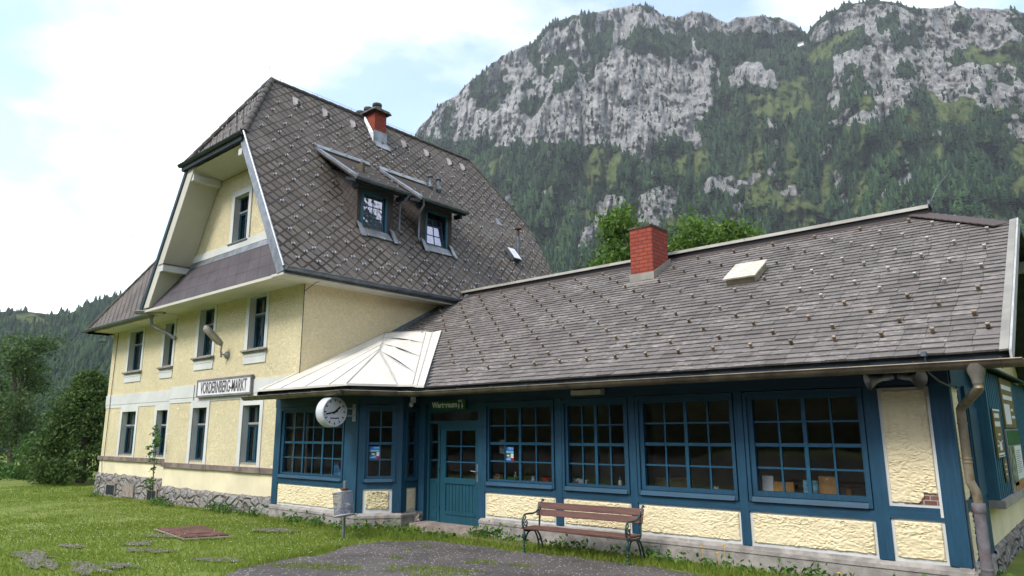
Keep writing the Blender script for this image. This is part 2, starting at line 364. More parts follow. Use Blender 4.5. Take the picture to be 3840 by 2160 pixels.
lawn_m = t.done(col, .9, t.bump(t.noise(p, 30, 4), .6, .03), .1)
grass_m = m_leaf('grass_blade', (.135, .205, .026), (.225, .295, .046), (.32, .35, .11), .4)
clover_m = simple('white_clover_flower', (.75, .75, .68), .8, .05, 5, 0)
yellow_m = simple('yellow_flower', (.75, .42, .02), .7, .1, 5, 0)
t = NT('worn_asphalt'); p = t.pos(); g1 = t.noise(p, 1.0, 5, .6); g2 = t.noise(p, 60, 3, .7); fl = t.new('TexVoronoi', feature='F1'); fl.inputs['Scale'].default_value = 17; fl.inputs['Randomness'].default_value = 1; t.ln(p, fl.inputs['Vector'])
sepc = t.new('SeparateColor'); t.ln(fl.outputs['Color'], sepc.inputs[0])
col = t.mix(t.ramp(g1, .3, .7), (.076, .067, .063), (.118, .104, .098)); col = t.mix(t.math('MULTIPLY', t.ramp(g2, .5, .7), .45), col, (.06, .05, .05))
fk = t.math('MULTIPLY', t.math('LESS_THAN', fl.outputs['Distance'], .22), t.math('GREATER_THAN', sepc.outputs[1], .42)); fk = t.math('MULTIPLY', fk, t.ramp(g1, .25, .5))
col = t.mix(t.math('MULTIPLY', fk, .9), col, (.52, .50, .47)); st9 = t.noise(p, .45, 6, .7, .6); col = t.mix(t.math('MULTIPLY', t.ramp(st9, .5, .68), .5), col, (.155, .138, .120)); cr9 = t.math('ABSOLUTE', t.math('SUBTRACT', t.noise(p, .7, 6, .6, 1.2), .5)); col = t.mix(t.math('MULTIPLY', t.ramp(cr9, .010, .0), .7), col, (.035, .03, .028))
asphalt_m = t.done(col, .9, t.bump(g2, .5, .012), .2)
gravel_m = simple('grey_gravel', (.15, .135, .118), .95, .35, 16, .8, 60, bd=.02)
rust_m = simple('rusty_plate', (.125, .062, .046), .85, .3, 4, .4, 30, dirt=(.09, .045, .035), dirt_amt=.7, dsc=5)
wood_red = brushwood('red_brown_bench_wood', (.105, .046, .035), 0, .55, .25, (.22, .12, .09))
iron_m = simple('green_cast_iron', (.012, .055, .045), .45, .2, 6, .2, 30, 0, .5, dirt=(.05, .03, .02), dirt_amt=.4, dsc=9)
# mountain
t = NT('mountain_ground'); p = t.pos(); rk = t.attr('rock'); me_ = t.attr('meadow')
pw = t.map(p, (1, 1, .55)); r1 = t.noise(pw, .022, 8, .68, .6); r2 = t.noise(pw, .09, 7, .72, .8); r3 = t.noise(t.map(p, (1, 1, .16)), .05, 6, .7)
crk = t.math('ABSOLUTE', t.math('SUBTRACT', r2, .5)); crk = t.ramp(crk, .0, .07); r4 = t.noise(t.map(p, (1, 1, .6)), .23, 5, .75, .5); crk2 = t.ramp(t.math('ABSOLUTE', t.math('SUBTRACT', r4, .5)), .0, .05)
rc = t.mix(t.ramp(r1, .35, .66), (.42, .405, .40), (.70, .68, .65)); rc = t.mix(t.math('MULTIPLY', t.ramp(r3, .56, .75), .5), rc, (.52, .42, .35))
rc = t.mix(t.math('MULTIPLY', t.math('SUBTRACT', 1.0, crk), .75), rc, (.13, .13, .135))
rc = t.mix(t.math('MULTIPLY', t.math('SUBTRACT', 1.0, crk2), .55), rc, (.15, .15, .155)); rc = t.mix(t.math('MULTIPLY', t.ramp(r4, .55, .7), .5), rc, (.66, .64, .62))
vq = t.map(p, (1, 1, .55)); nv = t.new('VectorMath', operation='ADD'); ns = t.new('VectorMath', operation='SCALE'); nc = t.new('TexNoise'); nc.inputs['Scale'].default_value = .05; nc.inputs['Detail'].default_value = 5; t.ln(vq, nc.inputs['Vector']); t.ln(nc.outputs['Color'], ns.inputs[0]); ns.inputs['Scale'].default_value = 22; t.ln(vq, nv.inputs[0]); t.ln(ns.outputs[0], nv.inputs[1])
fc = []
for sc9 in (.045, .12):
    v1 = t.new('TexVoronoi', feature='F1'); v1.inputs['Scale'].default_value = sc9; t.ln(nv.outputs[0], v1.inputs['Vector']); v2 = t.new('TexVoronoi', feature='DISTANCE_TO_EDGE'); v2.inputs['Scale'].default_value = sc9; t.ln(nv.outputs[0], v2.inputs['Vector'])
    sc8 = t.new('SeparateColor'); t.ln(v1.outputs['Color'], sc8.inputs[0]); fc.append((sc8.outputs[0], v2.outputs['Distance'], v1.outputs['Distance']))
for (cid, ed9, d9), am in zip(fc, (.30, .26)):
    rc = t.mix(t.math('MULTIPLY', t.math('SUBTRACT', 1.0, t.ramp(ed9, 0, .07)), .75), rc, (.12, .12, .125)); rc = t.mix(am, rc, t.mix(cid, (.20, .20, .205), (.78, .76, .72)))
gn = t.mix(t.ramp(r2, .35, .65), (.026, .046, .020), (.060, .082, .032)); mc = t.mix(t.ramp(r1, .35, .65), (.105, .155, .048), (.175, .205, .08))
col = t.mix(me_, gn, mc); edge = t.math('ADD', rk, t.math('MULTIPLY', t.math('SUBTRACT', r2, .5), 1.1)); col = t.mix(t.ramp(edge, .42, .54), col, rc)
mount_m = t.done(col, .95, t.bump(t.math('ADD', t.math('ADD', r1, t.math('MULTIPLY', r2, .5)), t.math('ADD', t.math('MULTIPLY', r4, .25), t.math('MULTIPLY', fc[0][2], -.55))), 1.0, 24), .05)

# ------------------------------------------------------------------ terrain
SKY_=[(49.27,23.68),(48.78,24.48),(47.25,26.09),(45.51,27.06),(44.45,28.15),(42.68,29.23),(41.6,30.13),(39.07,30.99),(38.34,31.27),(37.78,31.98),(36.5,32.66),(35.04,32.88),(33.24,32.92),(31.44,33.16),(30.19,33.16),(29.29,33.36),(27.9,33.02),(27.07,32.37),(25.9,31.95),(24.51,32.25),(23.51,32.05),(21.59,31.06),(20.92,31.23),(19.3,31.15),(17.45,30.62),(16.43,30.0),(16.01,29.59),(15.45,29.12),(14.95,29.56),(13.68,30.23),(12.32,30.45),(10.35,30.17),(8.75,29.67),(8.14,29.24),(6.75,28.71),(5.25,28.4),(3.61,27.71),(2.24,27.32),(1.26,26.74)]
MASK=[
('R',[(33.1,33.0),(31.8,33.1),(29.9,33.0),(29.1,33.4),(28.3,32.9),(27.3,32.7),(26.9,32.1),(26.7,31.3),(28.0,31.6),(29.5,31.8),(30.3,32.1),(31.8,32.1),(33.1,32.5)]),
('R',[(25.5,31.8),(24.8,32.4),(23.6,32.2),(21.8,31.2),(21.7,30.6),(22.9,30.6),(24.7,31.2)]),
('R',[(21.8,31.4),(19.8,31.2),(18.3,30.8),(16.5,30.1),(16.2,29.5),(17.7,29.5),(19.1,30.1),(20.7,30.2),(21.7,30.7)]),
('R',[(38.2,31.1),(37.5,31.7),(36.7,31.8),(35.6,31.2),(37.1,30.3),(36.7,29.5),(37.6,30.2)]),
('R',[(35.4,30.5),(34.5,31.1),(33.4,30.7),(33.2,29.7),(34.1,29.6),(35.4,29.9)]),
('R',[(15.5,28.9),(14.3,29.9),(13.1,30.3),(11.7,30.4),(10.3,30.1),(9.1,29.6),(8.4,29.2),(10.1,29.2),(11.9,28.8),(13.7,28.6)]),
('R',[(27.4,28.3),(25.7,28.8),(24.0,29.1),(22.8,28.7),(22.9,28.0),(24.3,27.6),(25.4,26.7),(27.0,27.2),(28.9,27.7),(28.2,28.4)]),
('R',[(22.1,27.3),(20.5,27.8),(17.9,27.2),(18.0,26.3),(19.9,26.2),(21.6,26.5)]),
('R',[(36.8,27.3),(35.9,27.8),(33.7,28.1),(32.6,28.6),(31.6,27.8),(31.4,27.0),(30.0,26.6),(28.5,26.1),(28.0,25.1),(25.9,25.1),(24.5,24.6),(25.2,23.5),(28.1,22.9),(29.2,21.8),(30.4,22.1),(32.0,22.9),(33.9,23.4),(35.6,23.1),(37.3,23.6),(37.7,24.3),(37.9,25.7),(36.8,26.2)]),
('R',[(41.3,28.5),(40.4,29.9),(39.5,29.8),(38.5,29.0),(37.6,28.3),(36.8,27.5),(37.6,27.3),(38.9,28.1),(40.2,27.9)]),
('R',[(40.7,25.1),(39.4,25.9),(38.3,25.5),(38.1,24.0),(39.4,23.2),(40.9,23.6)]),
('R',[(44.3,26.1),(43.0,26.2),(41.1,25.5),(41.5,24.6),(43.2,24.6),(44.5,25.1)]),
('R',[(46.2,24.3),(45.0,24.7),(43.5,24.0),(45.6,23.2)]),
('R',[(13.8,27.2),(12.4,27.1),(9.5,26.3),(7.5,26.7),(6.8,26.1),(7.4,25.2),(8.9,25.6),(9.3,24.9),(10.6,25.8),(12.5,26.3),(13.8,26.1)]),
('R',[(7.2,23.9),(5.6,24.6),(3.3,24.1),(2.9,22.9),(2.3,21.9),(2.9,21.1),(3.9,21.7),(3.2,22.8),(4.6,23.0),(6.2,22.6),(6.9,23.0)]),
('R',[(14.4,22.3),(12.6,22.9),(10.6,23.7),(9.2,23.7),(9.8,22.8),(11.1,22.2),(12.3,22.0)]),
('R',[(8.3,28.7),(7.2,27.6),(6.4,26.7),(5.2,26.2),(4.7,26.7),(3.7,25.3),(5.4,25.7),(6.8,26.7)]),
('R',[(5.7,28.4),(3.6,28.0),(1.3,26.7),(1.4,26.1),(2.8,26.5),(3.7,27.2),(5.1,28.0)]),
('R',[(29.8,17.8),(29.1,19.1),(27.4,19.6),(26.3,18.9),(27.2,16.9),(29.2,16.6)]),
('R',[(35.0,15.3),(33.7,17.2),(32.1,19.3),(31.1,18.6),(31.8,17.5),(33.1,16.6),(33.9,15.2),(35.0,13.9)]),
('R',[(18.6,17.9),(17.3,18.3),(16.6,18.0),(17.0,17.3),(18.1,17.3)]),
('R',[(19.7,19.9),(18.9,20.9),(19.0,21.6),(18.4,22.3),(18.7,20.9),(19.3,19.5)]),
('R',[(24.7,19.3),(23.5,20.0),(21.2,19.5),(20.1,19.0),(21.6,18.8),(23.6,18.6)]),
('R',[(38.4,19.5),(37.3,20.0),(36.7,19.5),(37.8,19.3)]),
('R',[(41.5,19.1),(40.7,19.5),(40.3,18.8),(41.1,18.4)]),
('G',[(20.5,25.5),(19.2,25.6),(17.2,26.5),(15.4,25.9),(16.7,24.3),(18.3,23.0),(19.3,23.9),(20.4,24.7)]),
('G',[(15.2,28.0),(13.3,28.5),(11.6,28.6),(13.4,27.8),(14.6,26.7),(15.4,27.6)]),
('G',[(7.9,23.5),(6.2,22.6),(4.7,22.2),(5.4,20.5),(6.9,20.6),(7.5,21.8)]),
('G',[(5.5,25.4),(3.7,25.2),(1.6,24.7),(1.7,23.6),(4.1,24.4),(5.2,25.0)]),
('G',[(18.3,16.6),(17.4,17.2),(15.7,16.6),(15.4,15.7),(17.4,15.0),(18.8,15.1)]),
('G',[(42.4,21.5),(41.5,22.3),(41.1,22.5),(41.8,20.5),(42.4,19.9)]),
('G',[(12.1,24.3),(11.2,23.4),(12.4,23.2)]),
('G',[(33.9,23.1),(30.8,22.1),(31.5,19.8),(33.6,19.9)]),]

ZONE=[[(44.1,28.3),(41.5,30.1),(38.4,31.3),(37.1,32.2),(33.1,33.1),(29.1,33.6),(24.6,32.7),(21.8,31.8),(16.1,30.1),(16.2,29.3),(22.7,30.4),(29.7,31.6),(31.0,30.4),(29.0,29.5),(23.8,29.1),(22.3,28.2),(17.9,27.3),(18.0,26.0),(22.0,26.4),(24.3,24.5),(25.2,23.1),(29.4,21.6),(33.5,23.0),(37.7,23.2),(41.3,23.4),(44.5,24.3),(48.3,23.6),(49.2,23.8),(47.3,26.1)],[(15.3,28.9),(11.7,30.6),(8.4,29.8),(5.0,28.6),(1.2,27.2),(2.1,21.1),(4.1,21.4),(7.4,22.6),(9.2,23.5),(11.3,22.1),(14.7,22.2),(13.8,27.3)],[(30.0,15.9),(29.5,18.9),(27.4,19.8),(25.9,18.7),(27.2,16.3)],[(24.7,18.9),(23.5,20.1),(20.1,19.2),(21.7,18.3)],[(35.2,13.7),(34.1,16.6),(32.4,19.3),(30.9,18.6),(33.1,16.0)]]
SKY_ = [(100, 7), (78, 8.4), (70, 10.5), (62, 15), (55, 20)]+SKY_+[(-4, 25), (-12, 22), (-25, 17), (-40, 12)]
def fbm(x, y, seed, octv=5, ridged=False, rough=.5):
    """value noise on a numpy grid"""
    tot = np.zeros_like(x); amp = 1.0; nrm = 0
    for o in range(octv):
        r = np.random.default_rng(seed*31+o); T = r.random((256, 256)); X = x*2**o+17.3*o; Y = y*2**o+9.1*o
        xi = np.floor(X).astype(int); yi = np.floor(Y).astype(int); fx = X-xi; fy = Y-yi; fx = fx*fx*(3-2*fx); fy = fy*fy*(3-2*fy)
        g = lambda i, j: T[(yi+j) & 255, (xi+i) & 255]
        q = (g(0, 0)*(1-fx)+g(1, 0)*fx)*(1-fy)+(g(0, 1)*(1-fx)+g(1, 1)*fx)*fy
        if ridged: q = 1-np.abs(2*q-1)
        tot += q*amp; nrm += amp; amp *= rough
    return tot/nrm
def inpoly(ax, el, poly):
    c = np.zeros(ax.shape, bool); k = len(poly); j = k-1
    for i in range(k):
        xi, yi = poly[i]; xj, yj = poly[j]
        c ^= ((yi > el) != (yj > el)) & (ax < (xj-xi)*(el-yi)/((yj-yi) or 1e-9)+xi); j = i
    return c
def terrain(name, prof, az0, az1, na, nt, R0, R1, e0, relief, seed, masks, pw=1.25, jag=.35):
    az = np.linspace(az0, az1, na); pr = sorted(prof); ridge = np.interp(az, [a for a, _ in pr], [b for _, b in pr])
    tt = np.linspace(0, 1, nt); A, T = np.meshgrid(az, tt)
    E = e0+(ridge[None, :]-e0)*T
    jit = (fbm(A*1.6, T*0+3, seed+5, 4)-.5)*jag; E = E+jit*T**6
    R = R0+(R1-R0)*T**pw
    rel = (fbm(A*.42, T*7, seed, 6, True, .55)-.55)*relief*1.3+(fbm(A*1.8+T*3, T*16, seed+1, 5, True, .6)-.55)*relief*.42
    wx = (fbm(A*.9, T*14, seed+2, 4)-.5)*1.6; wy = (fbm(A*.9, T*14, seed+3, 4)-.5)*1.6
    rock = np.zeros_like(A); mead = np.zeros_like(A)
    for k, poly in masks:
        m = inpoly(A+wx, E+wy, poly)
        (rock if k == 'R' else mead)[m] = 1
    lo = fbm(A*2.2, T*40, seed+9, 4); 
    lo2 = fbm(A*3.4, T*9, seed+12, 5, False, .6)
    lo2 = fbm(A*.62+T*2.2, T*13, seed+12, 6, False, .62); lo3 = fbm(A*2.6, T*22, seed+13, 4, True, .6)
    band = np.clip((T-.40)*6, 0, 1)*np.clip((A+2)*.4, 0, 1) if masks and masks[0][0] == 'R' else T*0
    rk_n = (lo2-.5)*5.2+(lo3-.5)*.9+(rock > 0)*1.3-1.2+(lo-.5)*.9
    if masks and masks[0][0] == 'R':
        for zp in ZONE: rk_n = rk_n+np.where(inpoly(A+wx*.8, E+wy*.8, zp), 1.4, 0)
        lo4 = fbm(A*.8+T*3, T*12, seed+31, 5); mead = np.maximum(mead, ((lo4 > .65) & (T > .5) & (rk_n < 0) & (T < .86) & (A < 36)).astype(float))
    rock = np.where(rock > 0, np.clip(.5+rk_n*1.6, 0, 1), np.clip(.5+rk_n*2.4, 0, 1)*band*(mead < .5)*.95)
    def blur(q):
        for _ in range(1): q = (q+np.roll(q, 1, 0)+np.roll(q, -1, 0)+np.roll(q, 1, 1)+np.roll(q, -1, 1))/5
        return q
    rock = blur(rock); mead = blur(mead)
    crag = (fbm(A*4.5+T*9, T*44, seed+21, 5, True, .65)-.6)*26+(fbm(A*1.5+T*5, T*15, seed+22, 5, True, .6)-.6)*50
    R = R+rel*np.minimum(1, T*3)+crag*np.clip(rock*1.4, 0, 1)*(R1 > 1400)
    ar, er = np.radians(A), np.radians(E); X = -np.sin(ar)*R; Y = np.cos(ar)*R; Z = R*np.tan(er)
    # behind the crest the ground falls away
    nb = 6; Xb, Yb, Zb = [X], [Y], [Z]
    for k in range(1, nb):
        Rk = R[-1]+k*120; Xb.append((-np.sin(ar[-1])*Rk)[None]); Yb.append((np.cos(ar[-1])*Rk)[None]); Zb.append((Z[-1]-k*95)[None])
    X, Y, Z = np.vstack(Xb), np.vstack(Yb), np.vstack(Zb); nr = X.shape[0]
    rk = np.vstack([rock, np.repeat(rock[-1:], nb-1, 0)]); md = np.vstack([mead, np.repeat(mead[-1:]*0, nb-1, 0)])
    ii, jj = np.meshgrid(np.arange(nr-1), np.arange(na-1), indexing='ij'); b = (ii*na+jj).ravel()
    F = np.stack([b, b+na, b+na+1, b+1], 1)
    o = np_mesh(name, np.stack([X.ravel(), Y.ravel(), Z.ravel()], 1), F, mount_m, None, {'rock': rk.ravel(), 'meadow': md.ravel()}, True)
    tag(o, kind='structure')
    return dict(A=A, T=T, X=X[:nt], Y=Y[:nt], Z=Z[:nt], rock=rock, mead=mead, na=na, nt=nt, R=R)
def conifer(tiers, k, seed):
    r = np.random.default_rng(seed); v = []; f = []
    for i in range(tiers):
        z0 = .06+.86*i/tiers; z1 = min(1.0, z0+1.5/tiers); rad = .25*(1-i/tiers)**.8+.03; b = len(v); v.append((0, 0, z1))
        for q in range(k):
            a = 2*PI*q/k+i*.7; rr = rad*r.uniform(.55, 1.25); v.append((rr*math.cos(a), rr*math.sin(a), z0-rr*.35+r.uniform(-.02, .02)))
        for q in range(k): f.append((b, b+1+q, b+1+(q+1) % k))
    return np.array(v), np.array(f)
def roundtree(seed):
    r = np.random.default_rng(seed); v = []; f = []
    for _ in range(7):
        c = np.array([r.uniform(-.2, .2), r.uniform(-.2, .2), r.uniform(.35, .8)]); s = r.uniform(.16, .26); b = len(v)
        for (x, y, z) in ((1, 0, 0), (-1, 0, 0), (0, 1, 0), (0, -1, 0), (0, 0, 1), (0, 0, -1)):
            v.append(tuple(c+np.array([x, y, z])*s*r.uniform(.7, 1.25)))
        for q in ((0, 2, 4), (2, 1, 4), (1, 3, 4), (3, 0, 4), (2, 0, 5), (1, 2, 5), (3, 1, 5), (0, 3, 5)): f.append(tuple(b+i for i in q))
    return np.array(v), np.array(f)
TEMPL = [conifer(6, 7, 1), conifer(5, 7, 2), conifer(7, 6, 3)]; ROUND = [roundtree(4), roundtree(5)]
def forest(name, G, N, size, seed, tmax=1.0, broadp=.08, label=None, tmin=.0):
    r = np.random.default_rng(seed); nt, na = G['nt'], G['na']
    i = (tmin+(tmax-tmin)*r.random(N*3))*(nt-1.01); j = r.random(N*3)*(na-1.01); i0 = i.astype(int); j0 = j.astype(int)
    clump = fbm(G['A']*1.1, G['T']*22, seed+40, 4)
    # meadow is nearly bare, rock carries only scattered trees along its ledges
    cs = np.clip((fbm(G['A']*5, G['T']*48, seed+44, 3)-.56)*9, 0, .8); pr = 1-.98*np.clip(G['rock']*1.9-.2, 0, 1)*(1-cs); pr = pr*(1-.985*np.clip(G['mead']*1.5, 0, 1))*np.clip(.25+1.6*clump, 0, 1)
    keep = r.random(N*3) < pr[i0, j0]; i, j, i0, j0 = [q[keep][:N] for q in (i, j, i0, j0)]; fi, fj = i-i0, j-j0
    P = [g[i0, j0]*(1-fi)*(1-fj)+g[i0+1, j0]*fi*(1-fj)+g[i0, j0+1]*(1-fi)*fj+g[i0+1, j0+1]*fi*fj for g in (G['X'], G['Y'], G['Z'])]
    T = G['T'][i0, j0]; n_ = len(T); sz = size(T)*r.uniform(.55, 1.25, n_); rk = G['rock'][i0, j0]; sz *= 1-.45*np.clip(rk*1.5, 0, 1)
    broad = r.random(n_) < broadp*np.clip(1.4-1.6*T, 0, 1)
    cl = clump[i0, j0]; tint = np.clip(.15+1.0*(cl-.3)+r.normal(0, .36, n_), 0, 1); pick = r.integers(0, 3, n_); VV, FF, TT, BB = [], [], [], []; base = 0
    for kind in range(5):
        if kind < 3: idx = np.where(~broad & (pick == kind))[0]; tv, tf = TEMPL[kind]; wid = r.uniform(.85, 1.3, len(idx))
        else: idx = np.where(broad & (pick % 2 == kind-3))[0]; tv, tf = ROUND[kind-3]; wid = r.uniform(.8, 1.2, len(idx))
        if not len(idx): continue
        a = r.random(len(idx))*2*PI; s = sz[idx]*(1 if kind < 3 else .75); c, d = np.cos(a), np.sin(a)
        x = (tv[None, :, 0]*c[:, None]-tv[None, :, 1]*d[:, None])*(s*wid)[:, None]+P[0][idx][:, None]
        y = (tv[None, :, 0]*d[:, None]+tv[None, :, 1]*c[:, None])*(s*wid)[:, None]+P[1][idx][:, None]
        z = tv[None, :, 2]*s[:, None]+P[2][idx][:, None]-.08*s[:, None]
        VV.append(np.stack([x, y, z], 2).reshape(-1, 3)); m = len(tv)
        FF.append((tf[None]+(np.arange(len(idx))*m)[:, None, None]+base).reshape(-1, 3)); base += len(idx)*m
        TT.append(np.repeat(tint[idx], m)); BB.append(np.full(len(idx)*m, 1.0 if kind >= 3 else 0.0))
    o = np_mesh(name, np.vstack(VV), np.vstack(FF), forest_m, None, {'tint': np.concatenate(TT), 'broad': np.concatenate(BB)})
    return tag(o, label, 'forest', None, 'stuff')
GM = terrain('mountain', SKY_, -38, 66, 900, 360, 560, 1600, -0.8, 150, 11, MASK, 1.1)
forest('mountain_forest', GM, 66000, lambda T: 18.5-4.5*T, 5, 1.0, .20, 'dark conifer forest covering the rocky mountain slope')
HILL = [(120, 4), (100, 6.5), (90, 7.5), (82, 8.0), (77.58, 7.9), (76.28, 8.1), (74.68, 8.0), (73.53, 8.2), (72.2, 9.2), (70.49, 9.8), (68, 10.6), (64, 12), (58, 13), (52, 11), (48, 6)]
GH = terrain('hill', HILL, 48, 112, 260, 110, 420, 1250, -1.2, 60, 23, [('G', [(76.9,7.6),(75.8,7.9),(74.2,7.85),(74.4,7.5),(76.3,7.1)])], 1.1, .1)
forest('hill_forest', GH, 22000, lambda T: 15-3*T, 8, 1.0, .06, 'bluish conifer forest on the low hill beyond the left trees')
BK = [(a, 15+3*math.sin(a*.09)+2*math.sin(a*.23)) for a in range(110, 331, 5)]
GB = terrain('hills', BK, 108, 326, 260, 40, 55, 620, -2.2, 40, 31, [], 1.1, .2)
forest('valley_forest', GB, 9000, lambda T: 10+12*T, 15, 1.0, .3, 'conifer forest on the opposite side of the valley')

# ------------------------------------------------------------------ ground
def gz(x, y):
    z = -2.19
    if x < -18: z -= .012*min(16, -18-x)+.0009*min(16, -18-x)**2*.4
    r = math.hypot(x, y)
    if r > 60: z -= min(8, (r-60)*.02)
    return z
xs = np.unique(np.concatenate([np.linspace(-900, -60, 40), np.linspace(-60, 8, 140), np.linspace(8, 900, 44)]))
ys = np.unique(np.concatenate([np.linspace(-900, -6, 40), np.linspace(-6, 30, 90), np.linspace(30, 900, 44)]))
gx, gy = np.meshgrid(xs, ys); zz = np.array([gz(a, b) for a, b in zip(gx.ravel(), gy.ravel())])
zz += (fbm(gx*.5, gy*.5, 77, 3).ravel()-.5)*.05
ii, jj = np.meshgrid(np.arange(len(ys)-1), np.arange(len(xs)-1), indexing='ij'); b = (ii*len(xs)+jj).ravel()
tag(np_mesh('lawn', np.stack([gx.ravel(), gy.ravel(), zz-.02], 1), np.stack([b, b+1, b+len(xs)+1, b+len(xs)], 1), lawn_m, None, None, True), kind='structure')
ASPH = [(-10.87,5.72),(-11.2,6.44),(-11.34,7.27),(-11.18,7.65),(-11.43,8.25),(-11.66,8.65),(-11.54,9.37),(-10.9,10.08),(-9.7,10.2),(-8.8,10.2),(-7.77,10.42),(-6.65,10.46),(-6.07,10.49),(-5.59,10.39),(-4.5,10.5),(-2,10.6),(0,10.7),(9,10.7),(9,-12),(-9,-12),(-9.6,0),(-10.2,4)]
def rough_outline(P, amp, step=.12, seed=0, fq=2.2):
    o = []
    for i in range(len(P)):
        a = Vector((*P[i], 0)); b_ = Vector((*P[(i+1) % len(P)], 0)); k = max(1, int((b_-a).length/step)); nn = (b_-a).normalized(); nn = Vector((-nn.y, nn.x, 0))
        for q in range(k):
            c = a+(b_-a)*q/k; o.append(c+nn*amp*(mnoise.noise(c*fq+Vector((seed, 0, 0)))+.5*mnoise.noise(c*fq*3.1)))
    return o
def flat(name, outline, z, mat, kind='structure', th=.0):
    mb = MB(); b_ = len(mb.v); mb.v += [Vector((p.x, p.y, z)) for p in outline]
    for t3 in tessellate_polygon([outline]): mb.f.append(list(t3)); mb.uv.append(None)
    o = mb.build(name, mat); me = o.data
    if me.polygons and me.polygons[0].normal.z < 0: me.flip_normals()
    return tag(o, kind=kind) if kind else o
ASP_O = rough_outline(ASPH, .13)
flat('path', ASP_O, -2.172, asphalt_m)
tb_m = simple('unseen_track_ballast', (.085, .072, .062), .95, .4, 14, .8, 50, bd=.03)
flat('path', rough_outline([(-60, -5), (40, -5), (40, -32), (-60, -32)], .4, 1.0), -2.15, tb_m)  # unseen ballast sheet behind the camera, added to darken the window reflections
ISL = [(-8.45,8.98,.36,.14,.6),(-8.5,8.05,.85,.36,.2),(-10.25,7.05,.75,.27,.5),(-9.1,7.62,.2,.12,0),(-10.3,9.5,.13,.08,0),(-10.3,9.0,.15,.08,0),(-7.7,9.15,.25,.11,.4),(-8.1,8.95,.1,.07,0),(-9.9,8.35,.2,.12,.3)]
GRAV = [(-13.2,4.6,.9,.25,-.1),(-15.4,4.35,.9,.35,.1),(-14.75,8.95,.75,.33,.3),(-14.2,5.95,.65,.25,.4),(-15.9,6.9,.5,.2,.3),(-15.2,6.2,.45,.3,0),(-14.6,4.3,1.3,.3,-.2),(-13.0,5.0,.5,.22,.2),(-12.2,6.3,.6,.2,.5),(-15.9,5.2,.5,.16,.2)]
def ell(e, k=56, amp=.75, seed=0):
    x, y, a, b_, r_ = e; o = []
    for i in range(k):
        q = 2*PI*i/k; m = 1+amp*mnoise.noise(Vector((x+math.cos(q)*1.3, y+math.sin(q)*1.3, seed)))+.45*amp*mnoise.noise(Vector((x+math.cos(q)*4, y+math.sin(q)*4, seed+5))); u, v = a*m*math.cos(q), b_*m*math.sin(q)
        o.append(Vector((x+u*math.cos(r_)-v*math.sin(r_), y+u*math.sin(r_)+v*math.cos(r_), 0)))
    return o
gm = MB()
GRAV = [(a, b, c*.8, d*.8, e) for a, b, c, d, e in GRAV]
for e in GRAV:
    o_ = ell(e); b0 = len(gm.v); gm.v += [Vector((p.x, p.y, -2.17+.002*len(gm.f)/30)) for p in o_]; gm.f.append([b0+i for i in range(len(o_))]); gm.uv.append(None)
tag(gm.build('gravel', gravel_m), 'bare grey gravel patches worn into the lawn', 'gravel', None, 'stuff')
def inside(P, x, y):
    c = np.zeros(x.shape, bool); k = len(P); j = k-1
    for i in range(k):
        xi, yi, xj, yj = P[i].x, P[i].y, P[j].x, P[j].y
        c ^= ((yi > y) != (yj > y)) & (x < (xj-xi)*(y-yi)/((yj-yi) or 1e-9)+xi); j = i
    return c
PLATE = [Vector(p) for p in ((-16.9,7.25,0),(-15.0,7.0,0),(-14.6,7.75,0),(-16.5,8.1,0))]
def blades(name, x, y, h, w, r, mat, lean=.5):
    k = len(x); a = r.random(k)*2*PI; la = r.random(k)*2*PI; L = h*lean*r.random(k); z = np.interp(x, [-34, -18], [gz(-34, 8), -2.19])-.01
    z = np.where(x > -18, -2.18, z)
    dx, dy = np.cos(a)*w/2, np.sin(a)*w/2
    Vv = np.stack([np.stack([x-dx, y-dy, z], 1), np.stack([x+dx, y+dy, z], 1), np.stack([x+np.cos(la)*L, y+np.sin(la)*L, z+h], 1)], 1).reshape(-1, 3)
    cl = fbm(x*.7, y*.7, 55, 4); ti = np.clip(.5*cl+.5*r.random(k), 0, 1)
    return np_mesh(name, Vv, np.arange(3*k).reshape(-1, 3), mat, None, {'tint': np.repeat(ti, 3)})
N = 260000
x = -40+rng.random(N)*36; y = 2.5+rng.random(N)*10.0; d = np.hypot(x, y); keep = rng.random(N) < np.clip(12/d, .2, 1)**1.5
bad = inside(PLATE, x, y) | ((y > 10.3) & (x > -24.3) & (x < -1.8)) | ((y > 10.75) & (x > -31.3))
for e in GRAV: bad |= inside(ell(e), x, y) & (rng.random(N) < .5)
asp = inside(ASP_O, x, y); isl = np.zeros(N, bool)
for e in ISL: isl |= inside(ell(e), x, y)
bad |= asp & ~isl
bald = fbm(x*.9, y*.9, 91, 4); keep &= (bald > .30) | (rng.random(N) < .35)
m = keep & ~bad; x, y = x[m], y[m]; hh = .025+.04*rng.random(len(x)); hh *= np.where(np.hypot(x, y) > 16, .9, 1)
tag(blades('lawn_grass', x, y, hh, .012+.0009*np.hypot(x, y), rng, grass_m), 'short mown green grass of the station lawn', 'grass', None, 'stuff')
